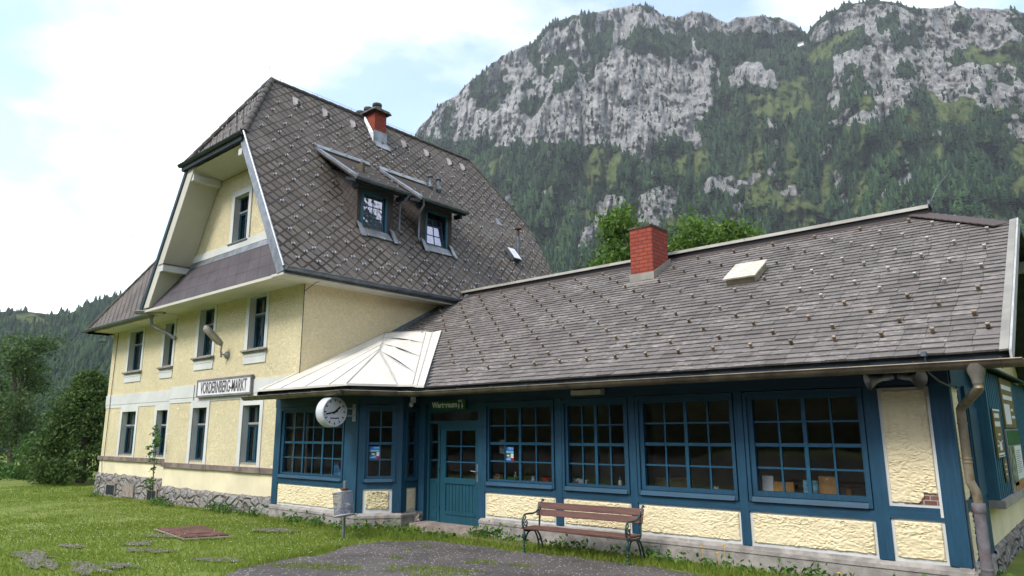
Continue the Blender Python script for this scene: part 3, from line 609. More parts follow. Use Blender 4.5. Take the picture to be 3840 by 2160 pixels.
# thick grass at the foot of the walls and along the asphalt's edge
xs_, ys_ = [], []
def strip(x0, y0, x1, y1, wd, k):
    q = rng.random(k); xs_.append(x0+(x1-x0)*q+rng.normal(0, wd*.3, k)); ys_.append(y0+(y1-y0)*q+rng.normal(0, wd, k))
strip(-11.0, 10.45, -6.5, 10.75, .16, 5200); strip(-6.5, 10.75, -2.0, 10.85, .17, 5200); strip(-12.6, 9.75, -11.0, 10.4, .2, 2600); strip(-16.9, 9.85, -13.2, 9.95, .12, 3000)
strip(-13.2, 9.7, -12.2, 10.9, .15, 2000); strip(-24.2, 10.1, -17.2, 10.1, .09, 1800); strip(-31, 10.4, -24.6, 10.3, .1, 700); strip(-11.7, 8.6, -11.2, 6.2, .2, 1200)
x = np.concatenate(xs_); y = np.concatenate(ys_); m = ~((y > 11.3) & (x > -12.9)) & ~((y > 10.2) & (x < -13.6) & (x > -24.3)) ; x, y = x[m], y[m]
tag(blades('grass', x, y, .04+.11*rng.random(len(x))**2, .016, rng, grass_m, .9), 'longer tufted grass along the foot of the walls and path edge', 'grass', None, 'stuff')
# clover flowers
k = 650; x = -20+rng.random(k)*10; y = 4.5+rng.random(k)*5.5; m = ~inside(ASP_O, x, y) & (fbm(x*.8, y*.8, 12, 3) > .46); x, y = x[m], y[m]; z = np.full(len(x), -2.13)+.03*rng.random(len(x)); s = .006+.004*rng.random(len(x))
oc = np.array([(1,0,0),(-1,0,0),(0,1,0),(0,-1,0),(0,0,1),(0,0,-1)], float); of = np.array([(0,2,4),(2,1,4),(1,3,4),(3,0,4),(2,0,5),(1,2,5),(3,1,5),(0,3,5)])
tag(np_mesh('clover', (np.stack([x, y, z], 1)[:, None]+oc[None]*s[:, None, None]).reshape(-1, 3), (of[None]+6*np.arange(len(x))[:, None, None]).reshape(-1, 3), clover_m), 'white clover flowers dotted over the lawn', 'clover', None, 'stuff')
# broad-leaved weeds (rosettes of leaves)
def leafcloud(C, k, spread, size, r, up=.5, tints=None):
    """leaf quads round centres C (n,3): k each, returns verts, faces, tint"""
    n_ = len(C); c = np.repeat(C, k, 0)+r.normal(0, 1, (n_*k, 3))*np.repeat(np.asarray(spread).reshape(-1, 1) if np.ndim(spread) else np.full((n_, 1), spread), k, 0)*np.array([1, 1, .8])
    s = size*r.uniform(.55, 1.35, (n_*k, 1)); a = r.normal(0, 1, (n_*k, 3)); a[:, 2] *= up; a /= np.linalg.norm(a, axis=1, keepdims=True)
    b_ = r.normal(0, 1, (n_*k, 3)); b_ -= a*(a*b_).sum(1, keepdims=True); b_ /= np.linalg.norm(b_, axis=1, keepdims=True)
    Vv = np.stack([c-a*s, c+b_*s*.55, c+a*s, c-b_*s*.55], 1).reshape(-1, 3)
    ti = np.clip((np.repeat(tints, k) if tints is not None else .5)+r.normal(0, .2, n_*k), 0, 1)
    return Vv, np.arange(4*n_*k).reshape(-1, 4), np.repeat(ti, 4)
wc = []
for x0, y0, x1, y1, k_, hz in [(-15.8,9.9,-13.3,9.9,46,.14),(-13.2,9.8,-12.6,10.7,26,.12),(-12.4,10.3,-10.6,10.5,36,.10),(-10.5,10.95,-9.5,11.0,26,.20),(-9.2,10.9,-6.2,10.95,34,.12),(-6.2,10.85,-3.6,10.95,40,.16),(-3.6,10.85,-2.1,10.95,26,.15),(-24.0,10.15,-22.5,10.1,22,.16),(-20.2,10.1,-18.6,10.0,28,.22),(-18.4,10.05,-17.3,10,14,.18),(-31,10.5,-29.5,10.5,14,.12),(-1.7,11.6,-.4,13.5,40,.25),(-1.9,10.7,-.6,11.5,20,.1)]:
    for _ in range(k_):
        q = random.random(); wc.append((x0+(x1-x0)*q+random.gauss(0, .06), y0+(y1-y0)*q+random.gauss(0, .07), gz(x0, y0)+hz*random.random()**1.3, .05+.05*random.random()))
wc = np.array(wc); v_, f_, t_ = leafcloud(wc[:, :3], 13, wc[:, 3], .042, rng, .9, rng.random(len(wc)))
tag(np_mesh('weeds', v_, f_, weed_m, None, {'tint': t_}), 'green weeds growing along the foot of the walls', 'weeds', None, 'stuff')
mb = MB()
for (x, y, z) in [(-5.4,10.95,-1.86),(-5.15,10.98,-1.93),(-5.05,11,-1.8),(-10.1,11.1,-1.78),(-9.2,11.1,-1.85),(-12.75,10.3,-1.87),(-12.9,10.0,-1.97),(-12.4,9.9,-2.03),(-3.3,10.9,-2.0)]:
    mb.tube([(x, y+.02, -2.2), (x+.01, y, z)], .003, 4); mb.lathe((x, y, z), [(.003, -.01), (.022, 0), (.018, .008), (.004, .012)], 7)
tag(mb.build('wild_flowers', yellow_m), 'small yellow flowers on thin stems by the plinth', 'flowers', None, 'stuff')

# ------------------------------------------------------------------ station house
H = thing('station_house', (-20.57, 10.5, -2.2), 'cream roughcast two-storey house with steep mossy half-hipped roof', 'house')
FW = Fr(0, 10.5, 1, 0); FL = Fr(0, 10.9, 1, 0); FR = Fr(-16.6, 10.5, 0, 1)
GC = -20.57
def rect(a0, a1, z0, z1): return [(a0, z0), (a1, z0), (a1, z1), (a0, z1)]
wing_w = [(-22.62, -21.68, -.92, .757), (-19.45, -18.50, -.92, .755), (-22.68, -21.69, 2.38, 3.98), (-19.47, -18.53, 2.38, 3.98)]
left_w = [(-29.42, -28.12, -.86, .78), (-26.28, -25.40, -.86, .77), (-29.42, -28.2, 2.32, 3.92), (-26.22, -25.5, 2.32, 3.92)]
gab_w = (-20.92, -20.02, 5.94, 7.50)
mb = MB()
mb.holes([(-24.4, -1.75), (-16.6, -1.75), (-16.6, 4.12), (-24.4, 4.12)], [rect(*w) for w in wing_w], lambda a, z: FW.p(a, 0, z))
mb.holes([(-31.2, -1.58), (-24.4, -1.58), (-24.4, 4.12), (-31.2, 4.12)], [rect(*w) for w in left_w], lambda a, z: FL.p(a, 0, z))
mb.holes([(GC-3.35, 5.5), (GC+3.35, 5.5), (GC+1.75, 8.3), (GC-1.75, 8.3)], [rect(*gab_w)], lambda a, z: FW.p(a, -.02, z))
mb.poly([(-24.4, 10.5, -1.75), (-24.4, 10.5, 4.12), (-24.4, 10.9, 4.12), (-24.4, 10.9, -1.75)])
mb.poly([(-31.2, 10.9, -2.6), (-31.2, 10.9, 4.12), (-31.2, 18.5, 4.12), (-31.2, 18.5, -2.6)])
mb.poly([(-31.2, 18.5, -2.6), (-31.2, 18.5, 4.12), (-24.4, 18.5, 4.12), (-24.4, 18.5, -2.6)])
mb.poly([(-24.4, 18.5, -2.6), (-24.4, 18.5, 4.12), (-24.4, 21.8, 4.12), (-24.4, 21.8, -2.6)])
mb.poly([(-24.4, 21.8, -2.6), (-24.4, 21.8, 4.12), (GC-2, 21.8, 8.2), (GC+2, 21.8, 8.2), (-16.6, 21.8, 4.12), (-16.6, 21.8, -2.6)])
mb.build('wall', stucco, H)
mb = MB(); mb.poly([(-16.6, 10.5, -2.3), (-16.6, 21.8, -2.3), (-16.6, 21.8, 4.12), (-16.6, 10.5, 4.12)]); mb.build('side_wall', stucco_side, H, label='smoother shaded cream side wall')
# smooth lower plaster, stone base, ledge, white bands
mb = MB(); mb.fb(FW, -24.42, -16.62, 0, .012, -1.76, -1.10); mb.fb(FL, -31.22, -24.42, 0, .012, -1.62, -1.04); mb.build('lower_plaster', plaster, H)
def stonework(name, F, s0, s1, z0, z1, zt, seed, parent):
    """a rubble course with a ragged top and bulging stones"""
    ns, nz_ = int((s1-s0)/.07), 10; Vv = []
    for j in range(nz_+1):
        for i in range(ns+1):
            s = s0+(s1-s0)*i/ns; top = zt+.05*mnoise.noise(Vector((s*1.7, seed, 0)))+.03*mnoise.noise(Vector((s*5, seed, 2)))
            z = z0+(top-z0)*j/nz_; bul = .05*abs(mnoise.noise(Vector((s*2.1, z*3.1, seed))))+.03*mnoise.noise(Vector((s*6, z*7, seed)))
            Vv.append(F.p(s, .07+bul+(0 if j < nz_ else -.06), z))
    ff = [[j*(ns+1)+i, j*(ns+1)+i+1, (j+1)*(ns+1)+i+1, (j+1)*(ns+1)+i] for j in range(nz_) for i in range(ns)]
    mb = MB(); mb.v = Vv; mb.f = ff; mb.uv = [None]*len(ff)
    for e in (0, ns):
        b0 = len(mb.v); mb.v += [Vv[j*(ns+1)+e].copy() for j in (0, nz_)]+[F.p(s0 if e == 0 else s1, -.05, zt), F.p(s0 if e == 0 else s1, -.05, z0)]; mb.f.append([b0, b0+1, b0+2, b0+3]); mb.uv.append(None)
    return mb.build(name, rubble, parent, True)
stonework('stone_base', FW, -24.42, -16.9, -2.35, -1.5, -1.74, 1.3, H); stonework('stone_base', FL, -31.3, -24.3, -2.62, -1.5, -1.56, 5.7, H)
mb = MB()
for i in range(5):
    a = -24.48+i*1.58; mb.fb(FW, a, a+1.575, 0, .085+.01*(i % 2), -1.13+.004*(i % 3), -.985)
mb.build('stone_ledge', ledge_m, H)
mb = MB()
for i in range(4): a = -31.3+i*1.71; mb.fb(FL, a, a+1.705, 0, .085+.008*(i % 2), -1.06, -.915)
mb.build('stone_ledge', ledge_m, H)
mb = MB(); mb.fb(FW, -24.42, -16.58, 0, .03, 1.10, 1.50); mb.fb(FW, -24.41, -16.58, 0, .018, .95, 1.098); mb.fb(FL, -31.22, -24.42, 0, .03, 1.08, 1.46); mb.fb(FL, -31.21, -24.42, 0, .018, .95, 1.078)
mb.build('white_band', white, H)
mb = MB(); mb.fb(FW, GC-3.2, GC+3.2, 0, .03, 5.70, 5.935); mb.build('gable_band', white, H)
# interior darkness: floors and a back wall seen through the panes
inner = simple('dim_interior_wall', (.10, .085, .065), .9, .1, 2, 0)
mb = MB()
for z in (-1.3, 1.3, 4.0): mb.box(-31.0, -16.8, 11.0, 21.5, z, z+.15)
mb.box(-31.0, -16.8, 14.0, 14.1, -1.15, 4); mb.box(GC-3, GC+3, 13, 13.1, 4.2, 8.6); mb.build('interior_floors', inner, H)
curt = simple('white_net_curtain', (.60, .60, .57), .9, .08, 6, .2, 30)
def house_window(F, w, parent, upper, curtain=True, tilt=False, apron=True, openl=False):
    a0, a1, z0, z1 = w; dep = .20
    mb = MB()
    for q in ([(a0, 0, z0), (a0, -dep-.06, z0), (a0, -dep-.06, z1), (a0, 0, z1)], [(a1, 0, z0), (a1, 0, z1), (a1, -dep-.06, z1), (a1, -dep-.06, z0)], [(a0, 0, z1), (a0, -dep-.06, z1), (a1, -dep-.06, z1), (a1, 0, z1)]):
        mb.poly([F.p(*p) for p in q])
    sw = .185; e = .024 if upper else .026; bot = z0-.06 if not upper else z0
    top = z1+.19 if not upper else 4.10
    if parent_g: top = z1+.19
    mb.fb(F, a0-sw, a0, -.01, e, bot, top); mb.fb(F, a1, a1+.16, -.01, e, bot, top); mb.fb(F, a0, a1, -.01, e, z1, top)
    win = mb.build('window', white, parent)
    mb = MB(); fw = .055; tz = z1-.52
    mb.fb(F, a0, a0+fw, -dep-.05, -dep+.02, z0, z1); mb.fb(F, a1-fw, a1, -dep-.05, -dep+.02, z0, z1); mb.fb(F, a0+fw, a1-fw, -dep-.05, -dep+.02, z1-fw, z1); mb.fb(F, a0+fw, a1-fw, -dep-.05, -dep+.02, z0+.05, z0+.05+fw)
    mb.fb(F, a0+fw, a1-fw, -dep-.05, -dep+.025, tz-.09, tz-.03); c = (a0+a1)/2
    mb.fb(F, c-.045, c+.045, -dep-.05, -dep+.03, z0+.05+fw, tz-.09); mb.fb(F, c-.018, c+.018, -dep-.045, -dep+.015, tz+.03, z1-fw)
    for s_ in (a0+fw, c+.045): 
        mb.fb(F, s_, s_+.03, -dep-.05, -dep+.005, z0+.105, tz-.09)
    mb.build('frame', frame_m, win)
    mb = MB(); mb.fb(F, a0+.01, a1-.01, -dep, -dep+.05, tz-.03, tz+.03); mb.build('transom', sill_m, win); MB().fb(F, a0, a1, -dep, -.01, z0-.02, z0+.05).build('inner_sill', sill_m, win)
    mb = MB(); mb.poly([F.p(a0+.02, -dep-.02, z0+.05), F.p(a1-.02, -dep-.02, z0+.05), F.p(a1-.02, -dep-.02, z1-.02), F.p(a0+.02, -dep-.02, z1-.02)]); mb.build('pane', glass, win)
    if curtain:
        mb = MB()
        for s0_, s1_ in ((a0+.04, a0+.36*(a1-a0)), (a1-.36*(a1-a0), a1-.04)):
            k = 10
            for i in range(k):
                u0, u1 = s0_+(s1_-s0_)*i/k, s0_+(s1_-s0_)*(i+1)/k; d0, d1 = -.36+.03*math.sin(i*1.9), -.36+.03*math.sin((i+1)*1.9)
                mb.poly([F.p(u0, d0, z0+.05), F.p(u1, d1, z0+.05), F.p(u1, d1, z1-.05), F.p(u0, d0, z1-.05)])
        mb.build('curtain', curt, win)
    if tilt:
        mb = MB(); s0_, s1_ = a0+.08, c-.06; zb, zt_ = z0+.14, tz-.14
        for q0, q1 in (((s0_, zb), (s0_, zt_)), ((s1_, zb), (s1_, zt_)), ((s0_, zb), (s1_, zb)), ((s0_, zt_), (s1_, zt_))):
            f = lambda s, z: F.p(s, -dep-.08-.22*(z-zb)/(zt_-zb), z); mb.tube([f(*q0), f(*q1)], .028, 6)
        mb.build('casement', frame_m, win)
    if upper and apron:
        mb = MB(); mb.fb(F, a0-.22, a1+.20, -.01, .13, z0-.055, z0-.01); mb.fb(F, a0-.17, a1+.15, -.01, .08, z0-.10, z0-.055); mb.build('sill', sill_m, win)
        mb = MB(); mb.fb(F, a0-.17, a1+.15, -.01, .03, z0-.41, z0-.10); mb.fb(F, a0-.08, a1+.06, .03, .042, z0-.20, z0-.11); mb.build('apron', white, win)
    elif not upper:
        mb = MB(); mb.slab([F.p(a0, .03, z0-.09), F.p(a1, .03, z0-.09), F.p(a1, -.2, z0), F.p(a0, -.2, z0)], (0, 0, -.03)); mb.build('sill', sill_m, win)
    return win
parent_g = False
for i, w in enumerate(wing_w): house_window(FW, w, H, i > 1, True, i > 1)
for i, w in enumerate(left_w): house_window(FL, w, H, i > 1, i != 1)
parent_g = True
gw = house_window(FW, gab_w, H, True, False, False, False); parent_g = False
mb = MB(); mb.fb(FW, gab_w[0]-.22, gab_w[1]+.1, -.05, .06, 5.90, 5.935); mb.build('sill', zincdark, gw)
# cellar vents, patched slab of the left base
mb = MB()
for a0, a1, z0, z1 in [(-29.95, -29.15, -2.30, -1.97), (-26.2, -25.5, -2.30, -1.99)]:
    mb.fb(FL, a0-.06, a1+.06, .06, .13, z1, z1+.07); mb.fb(FL, a0-.06, a0, .06, .13, z0, z1); mb.fb(FL, a1, a1+.06, .06, .13, z0, z1)
mb.fb(FL, -28.4, -27.4, .06, .125, -2.32, -1.86); mb.build('cellar_surround', stepstone, H)
mb = MB()
for a0, a1, z0, z1 in [(-29.95, -29.15, -2.30, -1.97), (-26.2, -25.5, -2.30, -1.99)]:
    mb.fb(FL, a0, a1, .02, .115, z0, z1)
    for k in range(4): mb.fb(FL, a0, a1, .115, .124, z0+.04+k*.075, z0+.065+k*.075)
mb.build('cellar_vent', dark_m, H)
# roof planes
SL = 1.68; ER = -16.02; ELX = 2*GC-ER; ZE = 4.25; ZR = 11.9; HX = 1.82; ZH = ZE+SL*(GC+HX and (ER-(GC+HX)))
def rz(x): return ZE+SL*(ER-x) if x > GC else ZE+SL*(x-ELX)
vs = math.hypot(1, SL)
mb = MB(); zh = rz(GC+HX)
R_ = [(ER, 9.5, ZE), (ER, 22.8, ZE), (GC+HX, 22.95, zh), (GC, 20.95, ZR), (GC, 11.29, ZR), (GC+HX, 9.55, zh)]
mb.poly(R_, [(p[1], (ER-p[0])*vs) for p in R_])
L_ = [(ELX, 22.8, ZE), (ELX, 9.5, ZE), (GC-HX, 9.55, zh), (GC, 11.29, ZR), (GC, 20.95, ZR), (GC-HX, 22.95, zh)]
mb.poly(L_, [(p[1], (p[0]-ELX)*vs) for p in L_])
hv = math.hypot(1.74, ZR-zh)
mb.poly([(GC-HX-.25, 9.5, zh-.08), (GC+HX, 9.5, zh-.08), (GC, 11.29, ZR)], [(0, 0), (2*HX+.2, 0), (HX, hv)])
mb.poly([(GC+HX, 22.95, zh), (GC-HX, 22.95, zh), (GC, 20.95, ZR)], [(0, 0), (2*HX, 0), (HX, hv)])
A_ = [(-31.96, 10.1, 4.13), (-25.16, 10.1, 4.13), (-20.56, 14.72, 11.86), (-27.36, 14.7, 11.86)]
mb.poly(A_, [(p[0], (p[1]-10.1)*vs) for p in A_])
B_ = [(-31.96, 19.3, 4.13), (-31.96, 10.1, 4.13), (-27.36, 14.7, 11.86)]
mb.poly(B_, [(p[1], (p[0]+31.96)*vs) for p in B_])
C_ = [(-20.5, 19.3, 4.13), (-31.96, 19.3, 4.13), (-27.36, 14.7, 11.86), (-20.56, 14.7, 11.86)]
mb.poly(C_, [(p[0], (19.3-p[1])*vs) for p in C_])
roof = mb.build('roof', diamond, H)
# ridge and hip caps (short overlapping cover slates)
def caps(mb, a, b_, r, step=.38):
    a = Vector(a); b_ = Vector(b_); k = int((b_-a).length/step); d = (b_-a)/k
    for i in range(k):
        p0 = a+d*i; p1 = a+d*(i+1.12); mb.tube([p0+Vector((0, 0, .0)), p1], [r*1.12, r*.94], 8)
mcap = simple('dark_cap_slate', (.082, .073, .066), .75, .25, 5, .2, 30)
mb = MB(); caps(mb, (GC+HX, 9.5, zh-.02), (GC, 11.27, ZR-.03), .10); mb.build('hip_caps', mcap, roof, True); mb = MB(); caps(mb, (GC-HX-.1, 9.5, zh-.02), (GC, 11.27, ZR-.03), .10)
mb.build('hip_caps', mcap, roof, True); mb = MB(); caps(mb, (GC, 11.29, ZR-.04), (GC, 20.95, ZR-.04), .09); mb.build('ridge_caps', mcap, roof, True); mb = MB(); caps(mb, (GC+HX, 22.95, zh-.03), (GC, 20.95, ZR-.03), .07); mb.build('hip_caps', mcap, roof, True); mb = MB(); caps(mb, (-31.96, 10.1, 4.12), (-27.36, 14.7, 11.83), .08)
mb.build('hip_caps', mcap, roof, True)
# snow guards: staggered stirrups; the 100 nearest are parts, the rest one scatter
def guard_mesh(name, mat, w=.035, h=.085, t_=.012, ln=.14):
    mb = MB(); mb.box(-w/2, w/2, -.01, .01, -.0, h); mb.box(-w/2, w/2, -ln*.75, .01, h-.018, h+.002) ; mb.box(-w/2, w/2, -.01, ln, .0, .012)
    me = bpy.data.meshes.new(name); me.from_pydata([tuple(v) for v in mb.v], [], mb.f); me.materials.append(mat); return me
def place_guards(pos, rot, mats, owner, name, nearest=100):
    """pos: list of (Vector, material index)"""
    meshes = [guard_mesh(name, m_, *SZ) for m_ in mats]; pos = sorted(pos, key=lambda q: q[0].length); off = root_loc(owner)
    for v, k in pos[:nearest]:
        o = bpy.data.objects.new(name, meshes[k]); COL.objects.link(o); o.parent = owner; o.location = v-off; o.rotation_euler = rot
    rest = pos[nearest:]
    if rest:
        mb = MB(); M3 = rot.to_matrix() if hasattr(rot, 'to_matrix') else Matrix.Identity(3); bm_ = meshes[0]
        for v, k in rest:
            b0 = len(mb.v); mb.v += [v+M3 @ q.co for q in bm_.vertices]
            for pl in bm_.polygons: mb.f.append([b0+i for i in pl.vertices]); mb.uv.append(None)
        tag(mb.build(name, mats[0], owner), kind='stuff')
GP = []
def on_dormer(x, y): return (12.35 < y < 14.25 and -18.95 < x < -17.05) or (14.85 < y < 17.0 and -18.95 < x < -17.05)
row = 0; x = -16.75
while x > GC+.5:
    ylo = 9.5+ (0 if rz(x) < zh else (rz(x)-zh)/(ZR-zh)*1.75)+.35; yhi = 22.8-(0 if rz(x) < zh else (rz(x)-zh)/(ZR-zh)*1.9)-.3
    y = 10.0+(.31 if row % 2 else 0)+.02*row
    while y < yhi:
        if y > ylo and not on_dormer(x, y): GP.append((Vector((x, y, rz(x)))+Vector((.86, 0, .51))*.01, 0))
        y += .63
    x -= .284; row += 1
for x, o_ in ((-16.2, .0), (-16.35, .33), (-16.46, .0)):
    y = 9.95+o_
    while y < 22.3: GP.append((Vector((x, y, rz(x)))+Vector((.86, 0, .51))*.01, 0)); y += .66
SZ = (.046, .105, .018, .09)
nrm = Vector((SL, 0, 1)).normalized(); upv = Vector((-1, 0, SL)).normalized()
rotR = Matrix((( (upv.cross(nrm)).x, upv.x, nrm.x), ((upv.cross(nrm)).y, upv.y, nrm.y), ((upv.cross(nrm)).z, upv.z, nrm.z))).to_euler()
place_guards(GP, rotR, [guard_m], H, 'snow_guard')
mb = MB()   # guards on the small front hip, one scatter part of the hip
for r_ in range(6):
    for c_ in range(7):
        f = .12+r_*.14; xx = GC-HX*(1-f)*.92+2*HX*(1-f)*.92*(c_+.5*(r_ % 2))/6.6
        if abs(xx-GC) < HX*(1-f): p = Vector((xx, 9.5+1.79*f, zh-.08+(ZR-zh+.08)*f)); mb.box(p.x-.02, p.x+.02, p.y-.06, p.y-.02, p.z-.02, p.z+.05)
tag(mb.build('snow_guard', guard_m, H), kind='stuff')
# boxed verge, soffits, barge boards
soff = Vector((0, 0, -.50))
mb = MB()
for sg in (1, -1):
    e = ER if sg > 0 else ELX; hx = GC+sg*HX; i = .62*sg if sg < 0 else .30
    # sloping inner soffit from gable wall to verge
    mb.poly([(e-i, 9.53, ZE-.1), (e-i, 10.5, ZE-.1), (hx-i*.95, 10.5, zh-.05), (hx-i*.95, 9.53, zh-.05)])
    mb.poly([(e-i, 9.53, ZE-.1), (hx-i*.95, 9.53, zh-.05), (hx-.12*sg, 9.53, zh-.05), (e-.12*sg, 9.53, ZE-.06)])
mb.poly([(GC-HX, 9.55, zh-.34), (GC+HX, 9.55, zh-.34), (GC+HX, 10.55, zh-.50), (GC-HX, 10.55, zh-.50)])
# flat eaves soffits
mb.box(ER-.62, ER-.02, 9.5, 22.7, 4.03, 4.10); mb.box(ELX-.15, ER-.6, 9.54, 10.52, 4.02, 4.10); mb.box(-31.9, ELX+.7, 10.12, 10.95, 4.0, 4.06); mb.box(-31.9, -31.1, 10.12, 19.2, 4.0, 4.06)
mb.build('soffit', soffit_m, H)
mb = MB()
for sg in (-1,):
    e = ER if sg > 0 else ELX; hx = GC+sg*HX; k = .17
    mb.slab([(e, 9.49, ZE-.10), (e-sg*k, 9.49, ZE-.14), (hx-sg*k, 9.49, zh-.02), (hx, 9.49, zh+.0)], (0, .04, 0))
mb.build('barge_board', simple('petrol_barge_board', (.012, .034, .046), .5, .15, 4, 0), H)
mb = MB(); sg = 1; e = ER; hx = GC+HX
mb.slab([(e+.0, 9.48, ZE-.12), (e-.32, 9.48, ZE-.16), (hx-.30, 9.48, zh-.02), (hx+.02, 9.48, zh-.02)], (0, .05, 0))
mb.tube([(e+.01, 9.47, ZE), (hx+.03, 9.47, zh)], .03, 6); mb.build('verge_flashing', zinc, H)
mb = MB(); mb.box(GC-HX-.28, GC+HX+.05, 9.42, 9.54, zh-.30, zh-.13); mb.build('barge_board', dark_m, H)
mb = MB(); mb.halfpipe((GC-HX-.38, 9.40, zh-.08), (GC+HX+.08, 9.40, zh-.08), .085); mb.build('gutter', simple('dark_green_gutter', (.03, .045, .045), .45, .2, 4, 0, 20, .3, .5), H, True)
# purlin box across the left verge, purlin ends
for q in ((ELX+1.15, ELX+1.50, 9.52, 10.5, 5.30, 5.52), (GC-HX+.15, GC-HX+.38, 9.56, 10.5, zh-.72, zh-.50), (GC+HX-.36, GC+HX-.15, 9.56, 10.5, zh-.66, zh-.46), (ER-1.05, ER-.8, 9.56, 10.5, 5.3, 5.56)): MB().box(*q).build('purlin', white, H)
mb = MB(); mb.box(ELX+1.12, ELX+1.52, 9.51, 10.5, 5.522, 5.56); mb.build('purlin_cap', ledge_m, H)
# slate skirt below the gable
mb = MB(); q = [(GC-4.4, 9.58, 4.10), (GC+4.5, 9.58, 4.10), (GC+3.45, 10.46, 5.58), (GC-3.55, 10.46, 5.58)]
mb.poly(q, [(0, 0), (8.9, 0), (7.8, 1.72), (.9, 1.72)]); mb.poly([q[0], (GC-4.4, 9.62, 4.03), (GC+4.5, 9.62, 4.03), q[1]], [(0, 0), (0, -.08), (8.9, -.08), (8.9, 0)]); mb.build('slate_skirt', pent_m, H)
mb = MB(); mb.slab([(GC-3.65, 10.40, 5.47), (GC+3.55, 10.40, 5.47), (GC+3.4, 10.485, 5.72), (GC-3.5, 10.485, 5.72)], (0, .03, 0)); mb.build('skirt_flashing', zinc, H)
# gutters and downpipes
mb = MB(); mb.halfpipe((ER+.09, 9.50, 4.22), (ER+.09, 16.7, 4.22), .095); mb.box(ER-.04, ER+.0, 9.5, 22.7, 4.07, 4.25)
for k in range(9): y = 9.8+k*.86; mb.tube([(ER+.19, y, 4.23), (ER+.13, y, 4.12), (ER+.02, y, 4.13)], .012, 5)
mb.build('gutter', zincdark, H, True)
mb = MB(); mb.halfpipe((ELX-.09, 9.42, 4.10), (ELX-.09, 10.15, 4.10), .11); mb.lathe((ELX+.02, 9.9, 3.80), [(.05, 0), (.06, .08), (.10, .22)], 12); mb.halfpipe((ELX-.09, 9.45, 4.09), (ELX+.9, 9.95, 4.06), .11)
mb.tube([(ELX+.02, 9.9, 3.85), (ELX+.04, 9.92, 3.68), (ELX+.16, 10.0, 3.55), (ELX+.5, 10.3, 3.36), (-24.32, 10.44, 3.16)], .055, 10); mb.build('gutter', simple('mid_grey_gutter', (.24, .245, .25), .5, .15, 4, 0, 20, .3, .4), H, True)
mb = MB(); mb.halfpipe((-32.0, 10.02, 4.12), (-25.2, 10.02, 4.12), .085); mb.halfpipe((-32.0, 10.05, 4.11), (-31.9, 13, 4.11), .085); mb.build('gutter', zincdark, H, True)
# thin cables down the facade
mb = MB(); mb.tube([(-30.7, 10.88, 4.0), (-30.72, 10.86, 1.5), (-30.7, 10.85, -.9), (-30.7, 10.78, -1.0), (-30.68, 10.83, -1.6), (-30.7, 10.72, -2.3)], .012, 5)
mb.tube([(-16.55, 10.47, 4.0), (-16.56, 10.47, 2.8), (-16.57, 10.47, 1.3)], .012, 5); mb.tube([(ER+.1, 10.9, 4.15), (ER-.2, 10.6, 4.0), (-16.52, 10.47, 3.8)], .010, 5); mb.tube([(-22.6, 10.46, 1.5), (-22.61, 10.46, 1.0)], .01, 5)
mb.build('cable', dark_m, H)
# chimney of the house (three pots, stone cap)
def brickbox(mb, x0, x1, y0, y1, z0, z1):
    P = [(x0, y0), (x1, y0), (x1, y1), (x0, y1)]; u = 0
    for i in range(4):
        a, b_ = P[i], P[(i+1) % 4]; L = math.hypot(a[0]-b_[0], a[1]-b_[1])
        mb.poly([(*a, z0), (*b_, z0), (*b_, z1), (*a, z1)], [(u, z0), (u+L, z0), (u+L, z1), (u, z1)]); u += L
    mb.poly([(x0, y0, z1), (x1, y0, z1), (x1, y1, z1), (x0, y1, z1)], [(0, 0)]*4)
mb = MB(); brickbox(mb, -21.35, -19.9, 15.2, 15.75, 10.4, 12.0); ch = mb.build('chimney', brick, H)
capst = simple('mossy_chimney_stone', (.085, .078, .065), .95, .35, 8, .8, 14, dirt=(.16, .15, .08), dirt_amt=.6, dsc=6, bd=.05)
mb = MB(); mb.hexa([(-21.5,15.05,11.96),(-19.75,15.05,11.96),(-19.75,15.9,11.96),(-21.5,15.9,11.96),(-21.42,15.13,12.10),(-19.83,15.13,12.10),(-19.83,15.82,12.10),(-21.42,15.82,12.10)]); mb.build('cap', capst, ch)
for px_, h_ in ((-20.14, .33), (-20.68, .34), (-21.18, .34)):
    mb = MB(); mb.lathe((px_, 15.47, 12.06), [(.27, 0), (.24, .1), (.15, h_*.6), (.19, h_*.7), (.18, h_), (.08, h_+.04)], 9); mb.build('pot', capst, ch)
mb = MB(); mb.box(-19.92, -19.86, 15.18, 15.77, 10.6, 11.17); mb.slab([(-19.88, 15.15, 10.72), (-19.88, 15.82, 10.72), (-19.68, 15.86, 10.42), (-19.68, 15.14, 10.42)], (.02, 0, .015))
mb.slab([(-19.9, 15.16, 11.05), (-19.82, 15.1, 10.62), (-20.5, 15.1, 11.72), (-20.5, 15.16, 11.95)], (0, .03, 0)); mb.build('flashing', zinc, ch)
